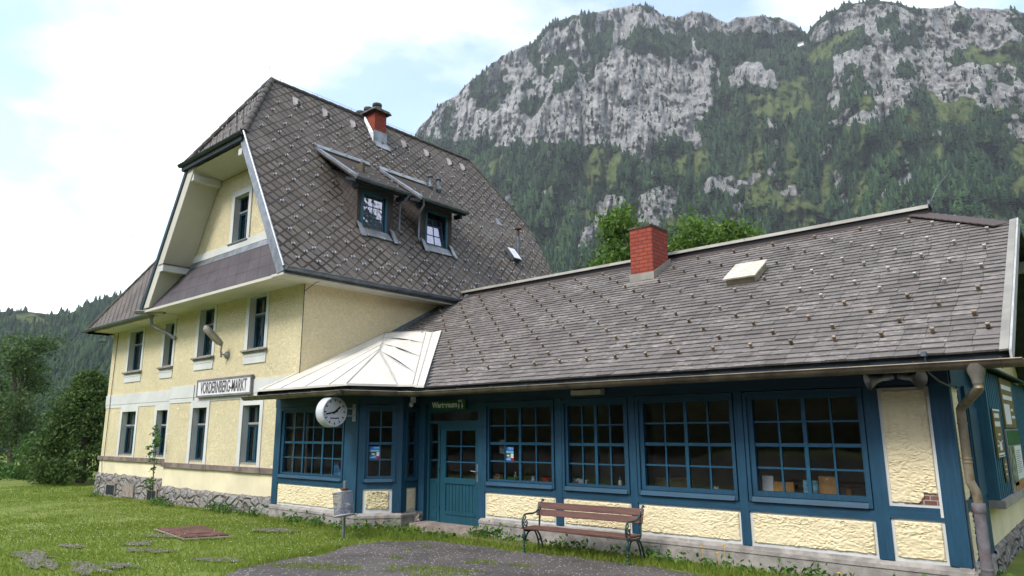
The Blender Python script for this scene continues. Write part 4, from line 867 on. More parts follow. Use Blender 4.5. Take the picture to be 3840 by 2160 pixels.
# dormers
def dormer(y0, y1, wy0, wy1, openw):
    Y0, Y1 = y0-.46, y1+.28; D = thing('d', (0, 0, 0), None, None); bpy.data.objects.remove(D)
    mb = MB(); xf = -17.2; xe = -18.85
    for yy in (y0, y1):
        mb.poly([(xf, yy, rz(xf)-.05), (xf, yy, 7.78), (xe+.3, yy, rz(xe+.3)-.02)], [(0, 6.2), (0, 7.8), (1.4, 8.6)])
    d = lambda a, z: (xf, a, z)
    mb.holes([(y0, 6.05), (y1, 6.05), (y1, 7.78), (y0, 7.78)], [rect(wy0, wy1, 6.22, 7.46)], d)
    dm = mb.build('dormer', diamond_clean, H)
    mb = MB(); mb.slab([(-16.72, Y0, 7.66), (-16.72, Y1, 7.66), (-18.92, Y1, 9.17), (-18.92, Y0, 9.17)], (-.05, 0, -.08)); ro = mb.build('dormer_roof', slate_d, dm)
    sl = (9.17-7.66)/2.2
    mb = MB(); mb.slab([(-16.70, Y0-.03, 7.70), (-16.70, Y0+.10, 7.72), (-18.95, Y0+.10, 9.25), (-18.95, Y0-.03, 9.23)], (0, 0, -.09)); mb.slab([(-18.86, Y0, 9.16), (-18.86, Y1, 9.16), (-19.0, Y1, 9.33), (-19.0, Y0, 9.33)], (.02, 0, .03)); mb.build('flashing', zinc, dm)
    mb = MB(); mb.slab([(-16.74, Y0+.02, 7.60), (-16.74, Y1-.02, 7.60), (-17.25, Y1-.02, 7.78), (-17.25, Y0+.02, 7.78)], (0, 0, -.10))
    for yy in (y0-.25, y1+.05): mb.box(-17.15, -16.85, yy, yy+.12, 7.42, 7.56)
    mb.build('eaves_board', dark_m, dm)
    mb = MB(); mb.halfpipe((-16.66, Y0-.02, 7.62), (-16.66, Y1+.02, 7.62), .075); mb.build('gutter', zincdark, dm, True)
    mb = MB()
    for k in range(2):
        for r_ in range(5):
            a = Y0+.35+r_*.4+.2*k; xx = -17.1-.55*k; zz_ = 7.66+sl*(-16.72-xx); mb.box(xx-.01, xx+.01, a, a+.05, zz_, zz_+.09); mb.box(xx-.01, xx+.1, a, a+.05, zz_+.08, zz_+.095)
    tag(mb.build('snow_guard', guard_m, dm), kind='stuff')
    F = Fr(xf, 0, 0, 1); mb = MB()
    mb.fb(F, wy0-.06, wy0+.03, -.03, .03, 6.2, 7.5); mb.fb(F, wy1-.03, wy1+.06, -.03, .03, 6.2, 7.5); mb.fb(F, wy0+.03, wy1-.03, -.03, .03, 7.42, 7.5); mb.fb(F, wy0+.03, wy1-.03, -.03, .03, 6.2, 6.26)
    win = mb.build('window', simple('blue_window_frame', (.022, .09, .14), .45, .15, 5, 0), dm)
    tl = .16 if openw else 0
    G = lambda a, z: F.p(a, -.06-tl*(z-6.26)/1.16, z)
    mb = MB(); c = (wy0+wy1)/2; zt_ = 7.42 if not openw else 7.28
    for a in (wy0+.05, c, wy1-.05): mb.tube([G(a, 6.28), G(a, zt_)], .02, 5)
    for z in (6.28, 6.66, 7.03, zt_): mb.tube([G(wy0+.05, z), G(wy1-.05, z)], .018, 5)
    mb.build('glazing_bars', win.data.materials[0], win)
    mb = MB(); mb.poly([G(wy0+.03, 6.26), G(wy1-.03, 6.26), G(wy1-.03, zt_), G(wy0+.03, zt_)]); mb.build('pane', glass_sky, win)
    mb = MB(); mb.slab([(xf+.02, wy0-.12, 6.24), (xf+.02, wy1+.12, 6.24), (xf+.19, wy1+.18, 5.98), (xf+.19, wy0-.18, 5.98)], (.015, 0, .02))
    for a in (y0-.02, y1-.16): mb.slab([(xf+.03, a, 6.42), (xf+.03, a+.17, 6.36), (xf+.24, a+.24, 5.92), (xf+.24, a+.06, 5.92)], (.02, 0, .02))
    mb.build('apron_flashing', zinc, dm)
    return dm
slate_d = m_diamond('dormer_slate', .5, .22, .12, (.13, .115, .10))
t = NT('dormer_glass'); gl = t.new('BsdfGlossy'); gl.inputs['Roughness'].default_value = .03; gl.inputs[0].default_value = (.80, .80, .95, 1); df = t.new('BsdfDiffuse'); df.inputs[0].default_value = (.05, .05, .08, 1)
ms = t.new('MixShader'); ms.inputs[0].default_value = .42; t.ln(t.bump(t.noise(t.pos(), 2.0, 2), .12, .05), gl.inputs['Normal']); t.ln(df.outputs[0], ms.inputs[1]); t.ln(gl.outputs[0], ms.inputs[2]); t.ln(ms.outputs[0], t.out.inputs[0]); glass_sky = t.m
d1 = dormer(12.58, 14.02, 12.78, 13.70, False); d2 = dormer(15.22, 16.70, 15.48, 16.42, True)
mb = MB(); mb.tube([(-16.66, 14.2, 7.56), (-16.68, 14.15, 7.42), (-16.95, 14.1, 7.25), (-16.98, 14.1, 6.45), (-16.90, 14.12, 6.3)], .035, 8); mb.build('downpipe', zincdark, d1, True)
mb = MB(); mb.tube([(-16.66, 14.85, 7.56), (-16.68, 14.9, 7.40), (-16.95, 14.95, 7.2), (-16.98, 14.95, 6.35), (-16.88, 14.93, 6.2)], .035, 8); mb.build('downpipe', zincdark, d2, True)
# roof vents along the ridge, vents on the front hip
for y in (12.02, 13.22, 14.44, 16.9, 18.1, 19.4, 20.2):
    mb = MB(); x = -20.12; z = rz(x); mb.slab([(x+.10, y-.2, z-.17), (x+.10, y+.2, z-.17), (x-.16, y+.1, z+.26), (x-.16, y-.1, z+.26)], (.012, 0, .01)); mb.hexa([(x+.06,y-.1,z-.10),(x+.17,y-.07,z-.11),(x+.17,y+.07,z-.11),(x+.06,y+.1,z-.10),(x-.12,y-.06,z+.19),(x+.12,y-.06,z+.06),(x+.12,y+.06,z+.06),(x-.12,y+.06,z+.19)]); v = mb.build('roof_vent', simple('pale_vent_sheet', (.36, .33, .33), .5, .1, 5, 0), H)
    mb = MB(); mb.slab([(x+.172, y-.055, z-.10), (x+.172, y+.055, z-.10), (x+.128, y+.045, z+.04), (x+.128, y-.045, z+.04)], (.004, 0, 0)); mb.build('vent_mouth', black, v)
# mushroom vents, flue, hatch, hook
for y in (17.2, 17.62):
    mb = MB(); x = -18.95; z = rz(x); mb.lathe((x+.03, y, z-.14), [(.02, 0), (.10, .05), (.13, .16), (.07, .26), (.055, .30), (.06, .55), (.11, .57), (.11, .66), (.03, .69)], 14); mb.build('mushroom_vent', zincdark, H, True)
mb = MB(); x, y = -17.5, 20.68; z = rz(x); mb.tube([(x+.05, y, z-.3), (x+.05, y, z+.95)], .075, 12); fl_ = mb.build('flue', zincdark, H, True)
mb = MB(); mb.tube([(x+.05, y, z+.95), (x+.05, y, z+1.25)], .06, 12); mb.lathe((x+.05, y, z+1.25), [(.15, 0), (.13, .05), (.02, .09)], 12); mb.build('cap', rust_m, fl_, True)
mb = MB(); mb.slab([(-17.32, 20.15, 6.57), (-17.32, 20.65, 6.57), (-17.62, 20.55, 7.07), (-17.62, 20.05, 7.07)], (.10, 0, .06)); hb = mb.build('roof_hatch', zincdark, H)
mb = MB(); mb.slab([(-17.205, 20.18, 6.66), (-17.205, 20.60, 6.66), (-17.505, 20.50, 7.12), (-17.505, 20.10, 7.12)], (.012, 0, .008)); mb.build('pane', offwhite, hb)
mb = MB(); mb.slab([(-18.52, 20.55, 8.35), (-18.52, 20.85, 8.35), (-18.66, 20.75, 8.66), (-18.66, 20.6, 8.66)], (.06, 0, .03)); mb.build('roof_hook', zinc, H)
# lightning rods
mb = MB(); mb.tube([(GC, 11.27, ZR), (GC-.12, 11.2, ZR+.55)], .008, 4); mb.tube([(GC+.02, 11.3, ZR+.12), (GC+.02, 20.9, ZR+.12)], .006, 4)
for k in range(7): mb.tube([(GC, 11.6+k*1.5, ZR), (GC, 11.6+k*1.5, ZR+.13)], .008, 4)
mb.build('lightning_wire', zincdark, H)
# ------------------------------------------------------------------ station annex (timber-framed waiting hall)
A = thing('station_annex', (-9.3, 11.5, -2.2), 'long low waiting hall with blue timber frame and grey slate roof', 'station building')
FA = Fr(0, 11.5, 1, 0); FB = Fr(0, 10.25, 1, 0); FS = Fr(-1.8, 11.5, 0, 1)
C1, C2 = (-13.57, 10.25), (-12.92, 11.0); FC = Fr(*C1, C2[0]-C1[0], C2[1]-C1[1]); LC = math.hypot(C2[0]-C1[0], C2[1]-C1[1]); FT = Fr(C2[0], C2[1], 0, 1)
AS = .608; AYE = 10.6; AZE = .95; AYR = 16.4
def az_(y): return AZE+AS*(y-AYE)
ZT = .62; ZB = -1.84
def part_box(name, F, mat, *a): return MB().fb(F, *a).build(name, mat, A)
# plinth
def plinth(F, s0, s1, zb=-2.45):
    mb = MB(); n_ = max(2, int((s1-s0)/.12)); V0 = []
    prof = [(.075, zb), (.075, -1.97), (.10, -1.955), (.095, -1.90), (.0, -1.845), (-.12, -1.845)]
    for i in range(n_+1):
        s = s0+(s1-s0)*i/n_
        for d, z in prof: V0.append(F.p(s, d+.008*mnoise.noise(Vector((s*3, z*4, F.o.x+F.o.y)))+(.01 if d < .09 else 0), z))
    m = len(prof); mb.v = V0
    mb.f = [[i*m+k, (i+1)*m+k, (i+1)*m+k+1, i*m+k+1] for i in range(n_) for k in range(m-1)]; mb.f += [list(range(m)), [n_*m+k for k in range(m)][::-1]]; mb.uv = [None]*len(mb.f)
    return mb.build('plinth', concrete, A)
plinth(FA, -10.80, -1.74); plinth(FB, -17.16, -13.52); plinth(FC, -.05, LC+.03); plinth(FT, -.03, .62); plinth(FS, -.08, 2.0)
mb = MB(); mb.box(-12.95, -12.65, 11.35, 11.62, -2.3, -1.86); mb.build('rough_masonry', rubble, A)
# posts, rails and head beams
def post(F, a0, a1, z0=ZB, z1=ZT, d=.04): return part_box('post', F, blue, a0, a1, -.12, d, z0, z1)
for a0, a1 in ((-10.88, -10.68), (-8.735, -8.565), (-7.0, -6.855), (-4.93, -4.785), (-2.895, -2.70)): post(FA, a0, a1)
post(FA, -2.02, -1.762, ZB, .80, .043); post(FB, -17.18, -16.93); post(FB, -14.08, -13.575, ZB, ZT, .042); post(FC, .0, .13, ZB, ZT, .025); post(FC, .80, LC+.02); post(FT, .005, .15); post(FT, .46, .62); post(FA, -12.84, -12.63, -2.05)
for F, a0, a1 in ((FA, -10.68, -8.735), (FA, -8.565, -7.0), (FA, -6.855, -4.93), (FA, -4.785, -2.895), (FB, -16.93, -14.08), (FC, .13, .80), (FT, .15, .46)):
    part_box('sill_rail', F, blueh, a0, a1, -.1, .036, -1.31, -1.165)
part_box('sill_rail', FA, blueh, -2.70, -2.02, -.1, .036, -1.262, -1.095)
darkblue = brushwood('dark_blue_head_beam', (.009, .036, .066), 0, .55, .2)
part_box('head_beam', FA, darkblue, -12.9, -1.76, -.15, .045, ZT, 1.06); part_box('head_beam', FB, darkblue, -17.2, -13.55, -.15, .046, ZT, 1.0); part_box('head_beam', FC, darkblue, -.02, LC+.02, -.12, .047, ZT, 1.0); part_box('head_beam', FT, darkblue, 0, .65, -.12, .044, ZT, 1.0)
mb = MB(); mb.poly([(-17.2, 10.25, -2.3), (-17.2, 10.5, -2.3), (-17.2, 10.5, 1.05), (-17.2, 10.25, 1.05)]); mb.box(-17.2, -17.1, 10.27, 10.6, ZB, .7); mb.build('bay_cheek', blue, A)
# roughcast panels in white render borders
def panel(F, a0, a1, z0, z1, seed, bite=None, label=None, bw=.042, worn=0):
    mb = MB(); mb.fb(F, a0, a1, -.1, .006, z0, z1); fr_ = mb.build('panel_border', white, A)
    b0, b1, c0, c1 = a0+bw, a1-bw, z0+bw*1.2, z1-bw*.75; step = .0125; nx, nz2_ = max(6, int((b1-b0)/step)), max(6, int((c1-c0)/step)); Vv = []; k2 = []
    for j in range(nz2_+1):
        for i in range(nx+1):
            s = b0+(b1-b0)*i/nx; z = c0+(c1-c0)*j/nz2_; e = min(i, nx-i, j, nz2_-j)
            P = Vector((s*12+seed*3.1, z*27, seed)); P2 = P+1.1*Vector((mnoise.noise(P*.8), mnoise.noise(P*.8+Vector((7, 3, 1))), 0))
            h = 1-abs(mnoise.noise(P2))*2.4; h = max(0, h)**1.5*(.75+.6*mnoise.noise(Vector((s*3.3, z*3.3, seed+4))))*.021+.006*mnoise.noise(P*2.6)
            Vv.append(F.p(s+.006*mnoise.noise(Vector((z*20, seed, 0)))*(e == 0), .008 if e == 0 else .022+h, z+.008*mnoise.noise(Vector((s*14, seed, 3)))*(e == 0)))
    def ok(i, j):
        if not bite: return True
        s = b0+(b1-b0)*(i+.5)/nx; z = c0+(c1-c0)*(j+.5)/nz2_; return not (s > bite[0]+.5*(z-c0)+.04*mnoise.noise(Vector((s*9, z*9, 1))) and z < bite[1]+.04*mnoise.noise(Vector((s*7, z*5, 3))))
    mb = MB(); mb.v = Vv; mb.f = [[j*(nx+1)+i, j*(nx+1)+i+1, (j+1)*(nx+1)+i+1, (j+1)*(nx+1)+i] for j in range(nz2_) for i in range(nx) if ok(i, j)]; mb.uv = [None]*len(mb.f)
    o = mb.build('roughcast_panel', panel_m if not worn else panel_worn, A, True)
    if label: o['label'] = label
    return o
t = NT('worn_roughcast'); p = t.pos(); gq = t.ramp(t.noise(p, 13, 5, .65), .54, .60)
panel_worn = t.done(t.mix(t.math('MULTIPLY', gq, .85), (.73, .63, .38), (.27, .22, .18)), .9, t.bump(t.noise(p, 30, 4, .6), .4, .01), .15)
for i, (a0, a1) in enumerate(((-10.68, -8.735), (-8.565, -7.0), (-6.855, -4.93), (-4.785, -2.895))): panel(FA, a0, a1, -1.845, -1.31, 1+i)
panel(FA, -2.70, -2.02, -1.845, -1.262, 6); panel(FA, -2.70, -2.02, -1.095, .585, 7, (-2.31, -.90), 'tall cream panel with bricks showing at its lower corner')
panel(FB, -16.93, -14.08, -1.85, -1.31, 9); panel(FC, .13, .80, -1.85, -1.31, 10, None, 'small cream panel with worn grey patches', .075, 1); panel(FT, .15, .46, -1.85, -1.31, 11, None, None, .035)
mb = MB(); mb.poly([FA.p(*q) for q in ((-2.5, .010, -1.06), (-2.06, .010, -1.06), (-2.06, .010, -.82), (-2.5, .010, -.82))], [(0, 0), (.44, 0), (.44, .24), (0, .24)]); mb.build('exposed_bricks', m_brick('old_broken_brick', (.17, .07, .05), (.28, .17, .13), (.36, .33, .30), 3.0), A)
part_box('white_batten', FA, white, -2.055, -2.02, 0, .05, -1.215, .45)
# side wall strip next to the corner
panel(FS, .12, .62, -1.845, -1.15, 13, None, None, .03); panel(FS, .12, .60, -1.0, .585, 14, None, None, .02)
part_box('post', FS, blue, .66, .95, -.1, .03, ZB, .6); part_box('sill_rail', FS, blueh, 0, .66, -.1, .028, -1.15, -1.0); part_box('head_beam', FS, blueh, 0, 2.0, -.1, .04, .60, 1.02)
# glazed timber windows
def lattice(F, g0, g1, z0, z1, cols, rows, heavyc, heavyr, win, dd=-.05, w=.030, hw=.062):
    mb = MB(); xs2 = [g0+(g1-g0)*i/cols for i in range(cols+1)]; zs2 = [z0+(z1-z0)*j/rows for j in range(rows+1)]
    for i in range(1, cols): ww = hw if i in heavyc else w; mb.fb(F, xs2[i]-ww/2, xs2[i]+ww/2, dd-.03, dd+(.022 if i in heavyc else .012), z0, z1)
    for j in range(1, rows):
        ww = hw*.9 if j in heavyr else w; cuts = [g0]+[q for i in range(1, cols) for q in (xs2[i]-(hw if i in heavyc else w)/2, xs2[i]+(hw if i in heavyc else w)/2)]+[g1]
        for c in range(0, len(cuts), 2): mb.fb(F, cuts[c], cuts[c+1], dd-.03, dd+(.02 if j in heavyr else .011), zs2[j]-ww/2, zs2[j]+ww/2)
    mb.build('glazing_bars', blue_lit, win)
    mb = MB(); q = [F.p(g0-.01, dd-.015, z0-.01), F.p(g1+.01, dd-.015, z0-.01), F.p(g1+.01, dd-.015, z1+.01), F.p(g0-.01, dd-.015, z1+.01)]; mb.poly(q); mb.build('pane', glass, win)
blue_lit = brushwood('blue_lit_glazing_bar', (.014, .072, .125), 0, .45, .15)  # the timber blue made lighter, as if lit, for the glazing bars
def annex_window(F, o, g, cols, rows, hc, hr, w=.030):
    a0, a1, z0, z1 = o; g0, g1, y0, y1 = g; mb = MB(); c = .055
    mb.fb(F, a0, a0+c, -.06, .062, z0, z1); mb.fb(F, a1-c, a1, -.06, .062, z0, z1); mb.fb(F, a0+c, a1-c, -.06, .062, z1-.075, z1)
    # sill board, bevelled
    mb.hexa([F.p(a0+c, .085, z0), F.p(a1-c, .085, z0), F.p(a1-c, -.06, z0), F.p(a0+c, -.06, z0), F.p(a0+c, .055, z0+.075), F.p(a1-c, .055, z0+.075), F.p(a1-c, -.06, z0+.085), F.p(a0+c, -.06, z0+.085)])
    win = mb.build('window', blueh, A)
    mb = MB(); mb.fb(F, a0+c, g0, -.09, .022, z0+.085, z1-.075); mb.fb(F, g1, a1-c, -.09, .022, z0+.085, z1-.075); mb.fb(F, g0, g1, -.09, .022, y1, z1-.075); mb.fb(F, g0, g1, -.09, .02, z0+.085, y0); mb.build('sash', blue, win)
    lattice(F, g0, g1, y0, y1, cols, rows, hc, hr, win, -.03, w); return win
annex_window(FA, (-10.665, -8.75, -1.16, .61), (-10.56, -8.84, -1.03, .475), 4, 4, (2,), (2,))
annex_window(FA, (-8.54, -7.01, -1.16, .605), (-8.42, -7.12, -1.025, .467), 4, 4, (2,), (2,))
annex_window(FA, (-6.83, -4.945, -1.155, .608), (-6.69, -5.02, -1.0, .482), 4, 4, (2,), (2,))
annex_window(FA, (-4.76, -2.905, -1.15, .60), (-4.62, -2.99, -.985, .48), 4, 4, (2,), (2,))
annex_window(FB, (-16.915, -14.09, -1.16, .61), (-16.75, -14.18, -1.03, .478), 6, 4, (2, 4), (2,))
annex_window(FC, (.10, .86, -1.16, .60), (.23, .76, -1.03, .46), 2, 4, (), (2,)); annex_window(FT, (.10, .50, -1.15, .58), (.18, .42, -1.03, .44), 1, 4, (), (2,))
# doorway: transom light, side light and panelled door
FD = Fr(0, 11.58, 1, 0)
mb = MB(); mb.fb(FD, -12.62, -12.55, -.08, .03, -2.06, .62); mb.fb(FD, -12.26, -12.19, -.08, .03, -2.06, .16); mb.fb(FD, -10.90, -10.82, -.08, .03, -2.06, .62)
mb.fb(FD, -12.55, -10.90, -.08, .03, .16, .225); mb.fb(FD, -12.55, -10.90, -.08, .03, .415, .62); mb.build('door_frame', door_m, A)
mb = MB(); mb.fb(FD, -12.55, -12.26, -.05, .0, -2.06, -1.10); mb.fb(FD, -12.51, -12.30, .0, .012, -1.75, -1.2); mb.fb(FD, -12.51, -12.30, .0, .012, -2.0, -1.83); sd = mb.build('side_light', door_m, A)
lattice(FD, -12.55, -12.26, -1.10, .16, 1, 3, (), (), sd, -.03)
mb = MB(); mb.poly([FD.p(*q) for q in ((-12.55, -.04, .225), (-10.9, -.04, .225), (-10.9, -.04, .415), (-12.55, -.04, .415))]); mb.build('transom_pane', glass, A)
mb = MB(); mb.fb(FD, -12.19, -12.01, -.05, .012, -2.06, .16); mb.fb(FD, -11.06, -10.90, -.05, .012, -2.06, .16); mb.fb(FD, -12.01, -11.06, -.05, .012, .0, .16); mb.fb(FD, -12.01, -11.06, -.05, .012, -1.19, -1.06); mb.fb(FD, -12.01, -11.06, -.05, .012, -2.06, -1.80)
for k in range(9): a = -12.01+k*.1056; mb.fb(FD, a+.006, a+.0996, -.05, -.012, -1.80, -1.19)
mb.fb(FD, -12.01, -11.06, .012, .03, -1.87, -1.83); door = mb.build('door', door_m, A)
lattice(FD, -12.01, -11.06, -1.06, .0, 2, 3, (), (), door, -.02)
mb = MB(); mb.fb(FD, -11.01, -10.965, .012, .022, -1.12, -.74); mb.tube([FD.p(-10.99, .02, -.90), FD.p(-10.99, .075, -.90), FD.p(-11.13, .08, -.885)], .012, 8); mb.build('handle', zinc, door)
mb = MB()
for z in (-.05, -.9, -1.75): mb.tube([FD.p(-12.2, .035, z-.06), FD.p(-12.2, .035, z+.06)], .013, 6)
mb.build('hinge', frame_m, door)
mb = MB(); mb.box(-12.62, -10.62, 11.03, 11.655, -2.32, -2.06); mb.build('door_step', stepstone, A)
# hall interior
inn = simple('hall_wall', (.36, .31, .21), .9, .1, 2, 0); fl2 = simple('hall_floor', (.09, .08, .07), .8, .2, 3, 0)
mb = MB(); mb.box(-16.5, -1.9, 15.2, 15.3, -2.1, 1.1); mb.box(-16.55, -16.5, 10.4, 15.2, -2.1, 1.1); mb.box(-1.98, -1.92, 12.6, 15.2, -2.1, 1.1); mb.box(-8.7, -8.62, 13.4, 15.2, -2.1, 1.1); mb.build('interior_wall', inn, A)
mb = MB(); mb.box(-17.0, -1.85, 11.66, 15.3, -2.12, -2.06); mb.build('interior_floor', fl2, A)
mb = MB(); mb.box(-17.1, -1.85, 11.52, 15.3, .98, 1.02); mb.build('ceiling', inn, A); mb = MB(); mb.box(-17.1, -13.4, 10.35, 11.51, .82, .86); mb.build('ceiling', inn, A)
mb = MB()
for a0, a1 in ((-10.6, -8.8), (-8.45, -7.08), (-6.75, -4.98), (-4.7, -2.95)): mb.box(a0, a1, 11.60, 11.95, -1.10, -1.065)
mb.box(-16.8, -14.1, 10.36, 10.7, -1.12, -1.085); mb.build('window_board', door_m, A)
# roof shell
mb = MB(); VX = -.93
def ap(x, y): return (x, y, az_(y))
mb.slab([ap(-16.6, 10.62), ap(VX, 10.62), ap(VX, 15.05), (-2.50, AYR, az_(AYR)), (-16.6, AYR, az_(AYR))], (0, .05, -.09))
YB = 2*AYR-10.62
mb.slab([(VX, YB, az_(10.62)), (-16.6, YB, az_(10.62)), (-16.6, AYR, az_(AYR)), (-2.50, AYR, az_(AYR)), (VX, 2*AYR-15.05, az_(15.05))], (0, -.05, -.09))
mb.slab([(VX, 15.05, az_(15.05)), (VX, 2*AYR-15.05, az_(15.05)), (-2.5, AYR, az_(AYR))], (0, 0, -.09)); roofA = mb.build('roof', dark_m, A)
# slate courses, each slate its own slightly lifted leaf
mb = MB(); tint = []; vlen = math.hypot(1, AS); nrows = 39; y = 10.60; dy = (AYR-.05-10.60)/nrows; N_ = Vector((0, -AS, 1)).normalized()
def left_x(y):   # valley of the metal roof, then the house wall
    if y < 13.5: return -11.76+(y-10.8)*(-14.30+11.76)/(13.48-10.8)
    return -16.58
def right_x(y): return VX-.09 if y < 15.0 else VX-.09-(y-15.0)*1.10
for r_ in range(nrows):
    y0 = 10.60+r_*dy; y1 = y0+dy*1.12; xl, xr = left_x(y0+dy*.5), right_x(y0+dy*.5); x = xl-.3*random.random() if y0 > 13.5 else xl
    rowlift = .010+.004*random.random(); x = xr
    while x > xl+.03:
        w_ = .30*random.uniform(.93, 1.07); xa = max(xl, x-w_); lift = rowlift+.010*random.random()**2; dyj = -.012*random.random()-(.05 if random.random() < .012 else 0); g = .0025
        if x-xa > .05:
            P = [Vector(ap(xa+g, y0+dyj))+N_*(lift+.012), Vector(ap(x-g, y0+dyj))+N_*(lift+.012+.004*random.uniform(-1, 1)), Vector(ap(x-g, y1))+N_*.004, Vector(ap(xa+g, y1))+N_*.004]
            q = [(xa, y0*vlen), (x, y0*vlen), (x, y1*vlen), (xa, y1*vlen)]; mb.poly(P, q); B0 = Vector(ap(xa+g, y0+dyj))-N_*.004; B1 = Vector(ap(x-g, y0+dyj))-N_*.004
            mb.poly([B0, B1, P[1], P[0]], [q[0], q[1], q[1], q[0]]); tv = min(1, max(0, random.gauss(.45, .28))); tint += [tv]*8
        x = xa
so = mb.build('slates', slate, roofA); at = so.data.attributes.new('tint', 'FLOAT', 'POINT'); at.data.foreach_set('value', np.array(tint, np.float32))
mb = MB(); k = 12; a = Vector(ap(-2.55, 16.36)); b_ = Vector(ap(VX-.08, 15.0))
for i in range(k):
    p0 = a+(b_-a)*i/k; p1 = a+(b_-a)*(i+1.05)/k; dn = Vector((-.42, -.36, -.10)); u = Vector((.0, 0, .03)); mb.slab([p0+u, p1+u*.5, p1+dn*.62+u*.5, p0+dn*.62+u], (0, 0, -.02))
mb.build('hip_slates', slate_hip, roofA)
mb = MB(); mb.poly([(-16.5, AYR-.02, az_(AYR)+.03), (-2.6, AYR-.02, az_(AYR)+.03), (-2.6, AYR-.30, az_(AYR-.30)+.035), (-16.5, AYR-.30, az_(AYR-.30)+.035)]); mb.build('ridge_course', slate_hip, roofA)
mb = MB(); zr = az_(AYR)
for i in range(7):
    a0 = -16.3+i*1.98; a1 = min(a0+1.985, -2.44); mb.hexa([(a0, AYR-.22, zr+.035), (a1, AYR-.22, zr+.035), (a1, AYR+.22, zr+.035), (a0, AYR+.22, zr+.035), (a0, AYR-.16, zr+.125), (a1, AYR-.16, zr+.125), (a1, AYR+.16, zr+.125), (a0, AYR+.16, zr+.125)])
    mb.box(a1-.02, a1, AYR-.19, AYR+.19, zr+.04, zr+.13)
mb.build('ridge_cap', capm, roofA)
mb = MB(); mb.box(-16.3, -2.46, AYR-.17, AYR+.17, zr-.1, zr+.036); mb.build('ridge_gap_shade', black, roofA)  # black box painted as the shade in the gap under the ridge cap
# verge: sheet edge and white board
mb = MB(); mb.slab([Vector(ap(VX-.10, 10.55))+N_*.02, Vector(ap(VX, 10.55))+N_*.03, Vector(ap(VX, 15.05))+N_*.03, Vector(ap(VX-.10, 15.05))+N_*.02], N_*.025); mb.build('verge_sheet', capm, roofA)
mb = MB(); mb.slab([(VX+.002, 10.52, az_(10.52)+.05), (VX+.002, 15.07, az_(15.07)+.05), (VX+.002, 15.07, az_(15.07)-.16), (VX+.002, 10.52, az_(10.52)-.16)], (.028, 0, 0)); mb.build('verge_board', simple('pale_verge_board', (.42, .43, .42), .6, .1, 3, 0, dirt=(.2, .2, .2)), roofA)
mb = MB(); mb.slab([(VX+.002, YB, az_(10.6)+.03), (VX+.002, 2*AYR-15.05, az_(15.05)+.03), (VX+.002, 2*AYR-15.05, az_(15.05)-.2), (VX+.002, YB, az_(10.6)-.2)], (.03, 0, 0)); mb.build('verge_board', blue, roofA)
mb = MB(); mb.box(VX-.9, VX+.02, 17.75, 17.95, 3.2, 3.42); mb.build('purlin_end', simple('grey_green_purlin', (.22, .25, .22), .8, .1, 4, 0), A)
# eaves: dark underside, brown gutter
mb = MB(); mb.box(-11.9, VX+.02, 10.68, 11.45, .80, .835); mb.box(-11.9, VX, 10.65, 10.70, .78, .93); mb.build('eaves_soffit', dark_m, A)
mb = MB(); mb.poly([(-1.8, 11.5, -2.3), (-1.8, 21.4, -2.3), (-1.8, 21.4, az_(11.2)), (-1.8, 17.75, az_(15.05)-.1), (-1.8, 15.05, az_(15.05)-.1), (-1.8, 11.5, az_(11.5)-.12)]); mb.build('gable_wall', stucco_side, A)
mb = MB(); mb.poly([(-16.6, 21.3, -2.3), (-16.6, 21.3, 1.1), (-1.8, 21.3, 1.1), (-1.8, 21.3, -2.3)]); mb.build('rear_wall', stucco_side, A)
def PP(P, k=4):
    o = []; P = [Vector(p) for p in P]
    for i in range(len(P)-1):
        p0, p1, p2, p3 = [P[max(0, min(len(P)-1, i+q))] for q in (-1, 0, 1, 2)]
        for j in range(k): f = j/k; o.append(.5*((2*p1)+(-p0+p2)*f+(2*p0-5*p1+4*p2-p3)*f*f+(-p0+3*p1-3*p2+p3)*f**3))
    return o+[P[-1]]
def gutter_line(pts, r=.085):
    mb = MB()
    for a, b_ in zip(pts[:-1], pts[1:]): mb.halfpipe(a, b_, r)
    for a, b_ in zip(pts[:-1], pts[1:]):
        L = (Vector(b_)-Vector(a)).length
        for i in range(int(L/.95)+1):
            c = Vector(a)+(Vector(b_)-Vector(a))*((i+.4)*.95/L if L > .95 else .5)
            if (c-Vector(a)).length > L: continue
            dv = (Vector(b_)-Vector(a)).normalized(); nv = Vector((dv.y, -dv.x, 0)); mb.tube([c+nv*(r*1.02)+Vector((0, 0, .012)), c+nv*r*.75-Vector((0, 0, r*.72)), c-Vector((0, 0, r*1.03)), c-nv*r*1.0+Vector((0, 0, .03))], .010, 5); mb.tube([c-nv*.08+Vector((0, 0, .02)), c+nv*(r+.01)+Vector((0, 0, .02))], .012, 5)
    return mb.build('gutter', brassy, A, True)
gutter_line([(-17.45, 9.43, .895), (-13.08, 9.43, .895), (-12.35, 10.40, .87), (-11.85, 10.52, .85), (-.80, 10.52, .83)], .10)
mb = MB(); mb.tube([(-13.06, 9.34, .905), (-12.30, 10.36, .875)], .012, 5); mb.build('gutter_bead', brassy, A)
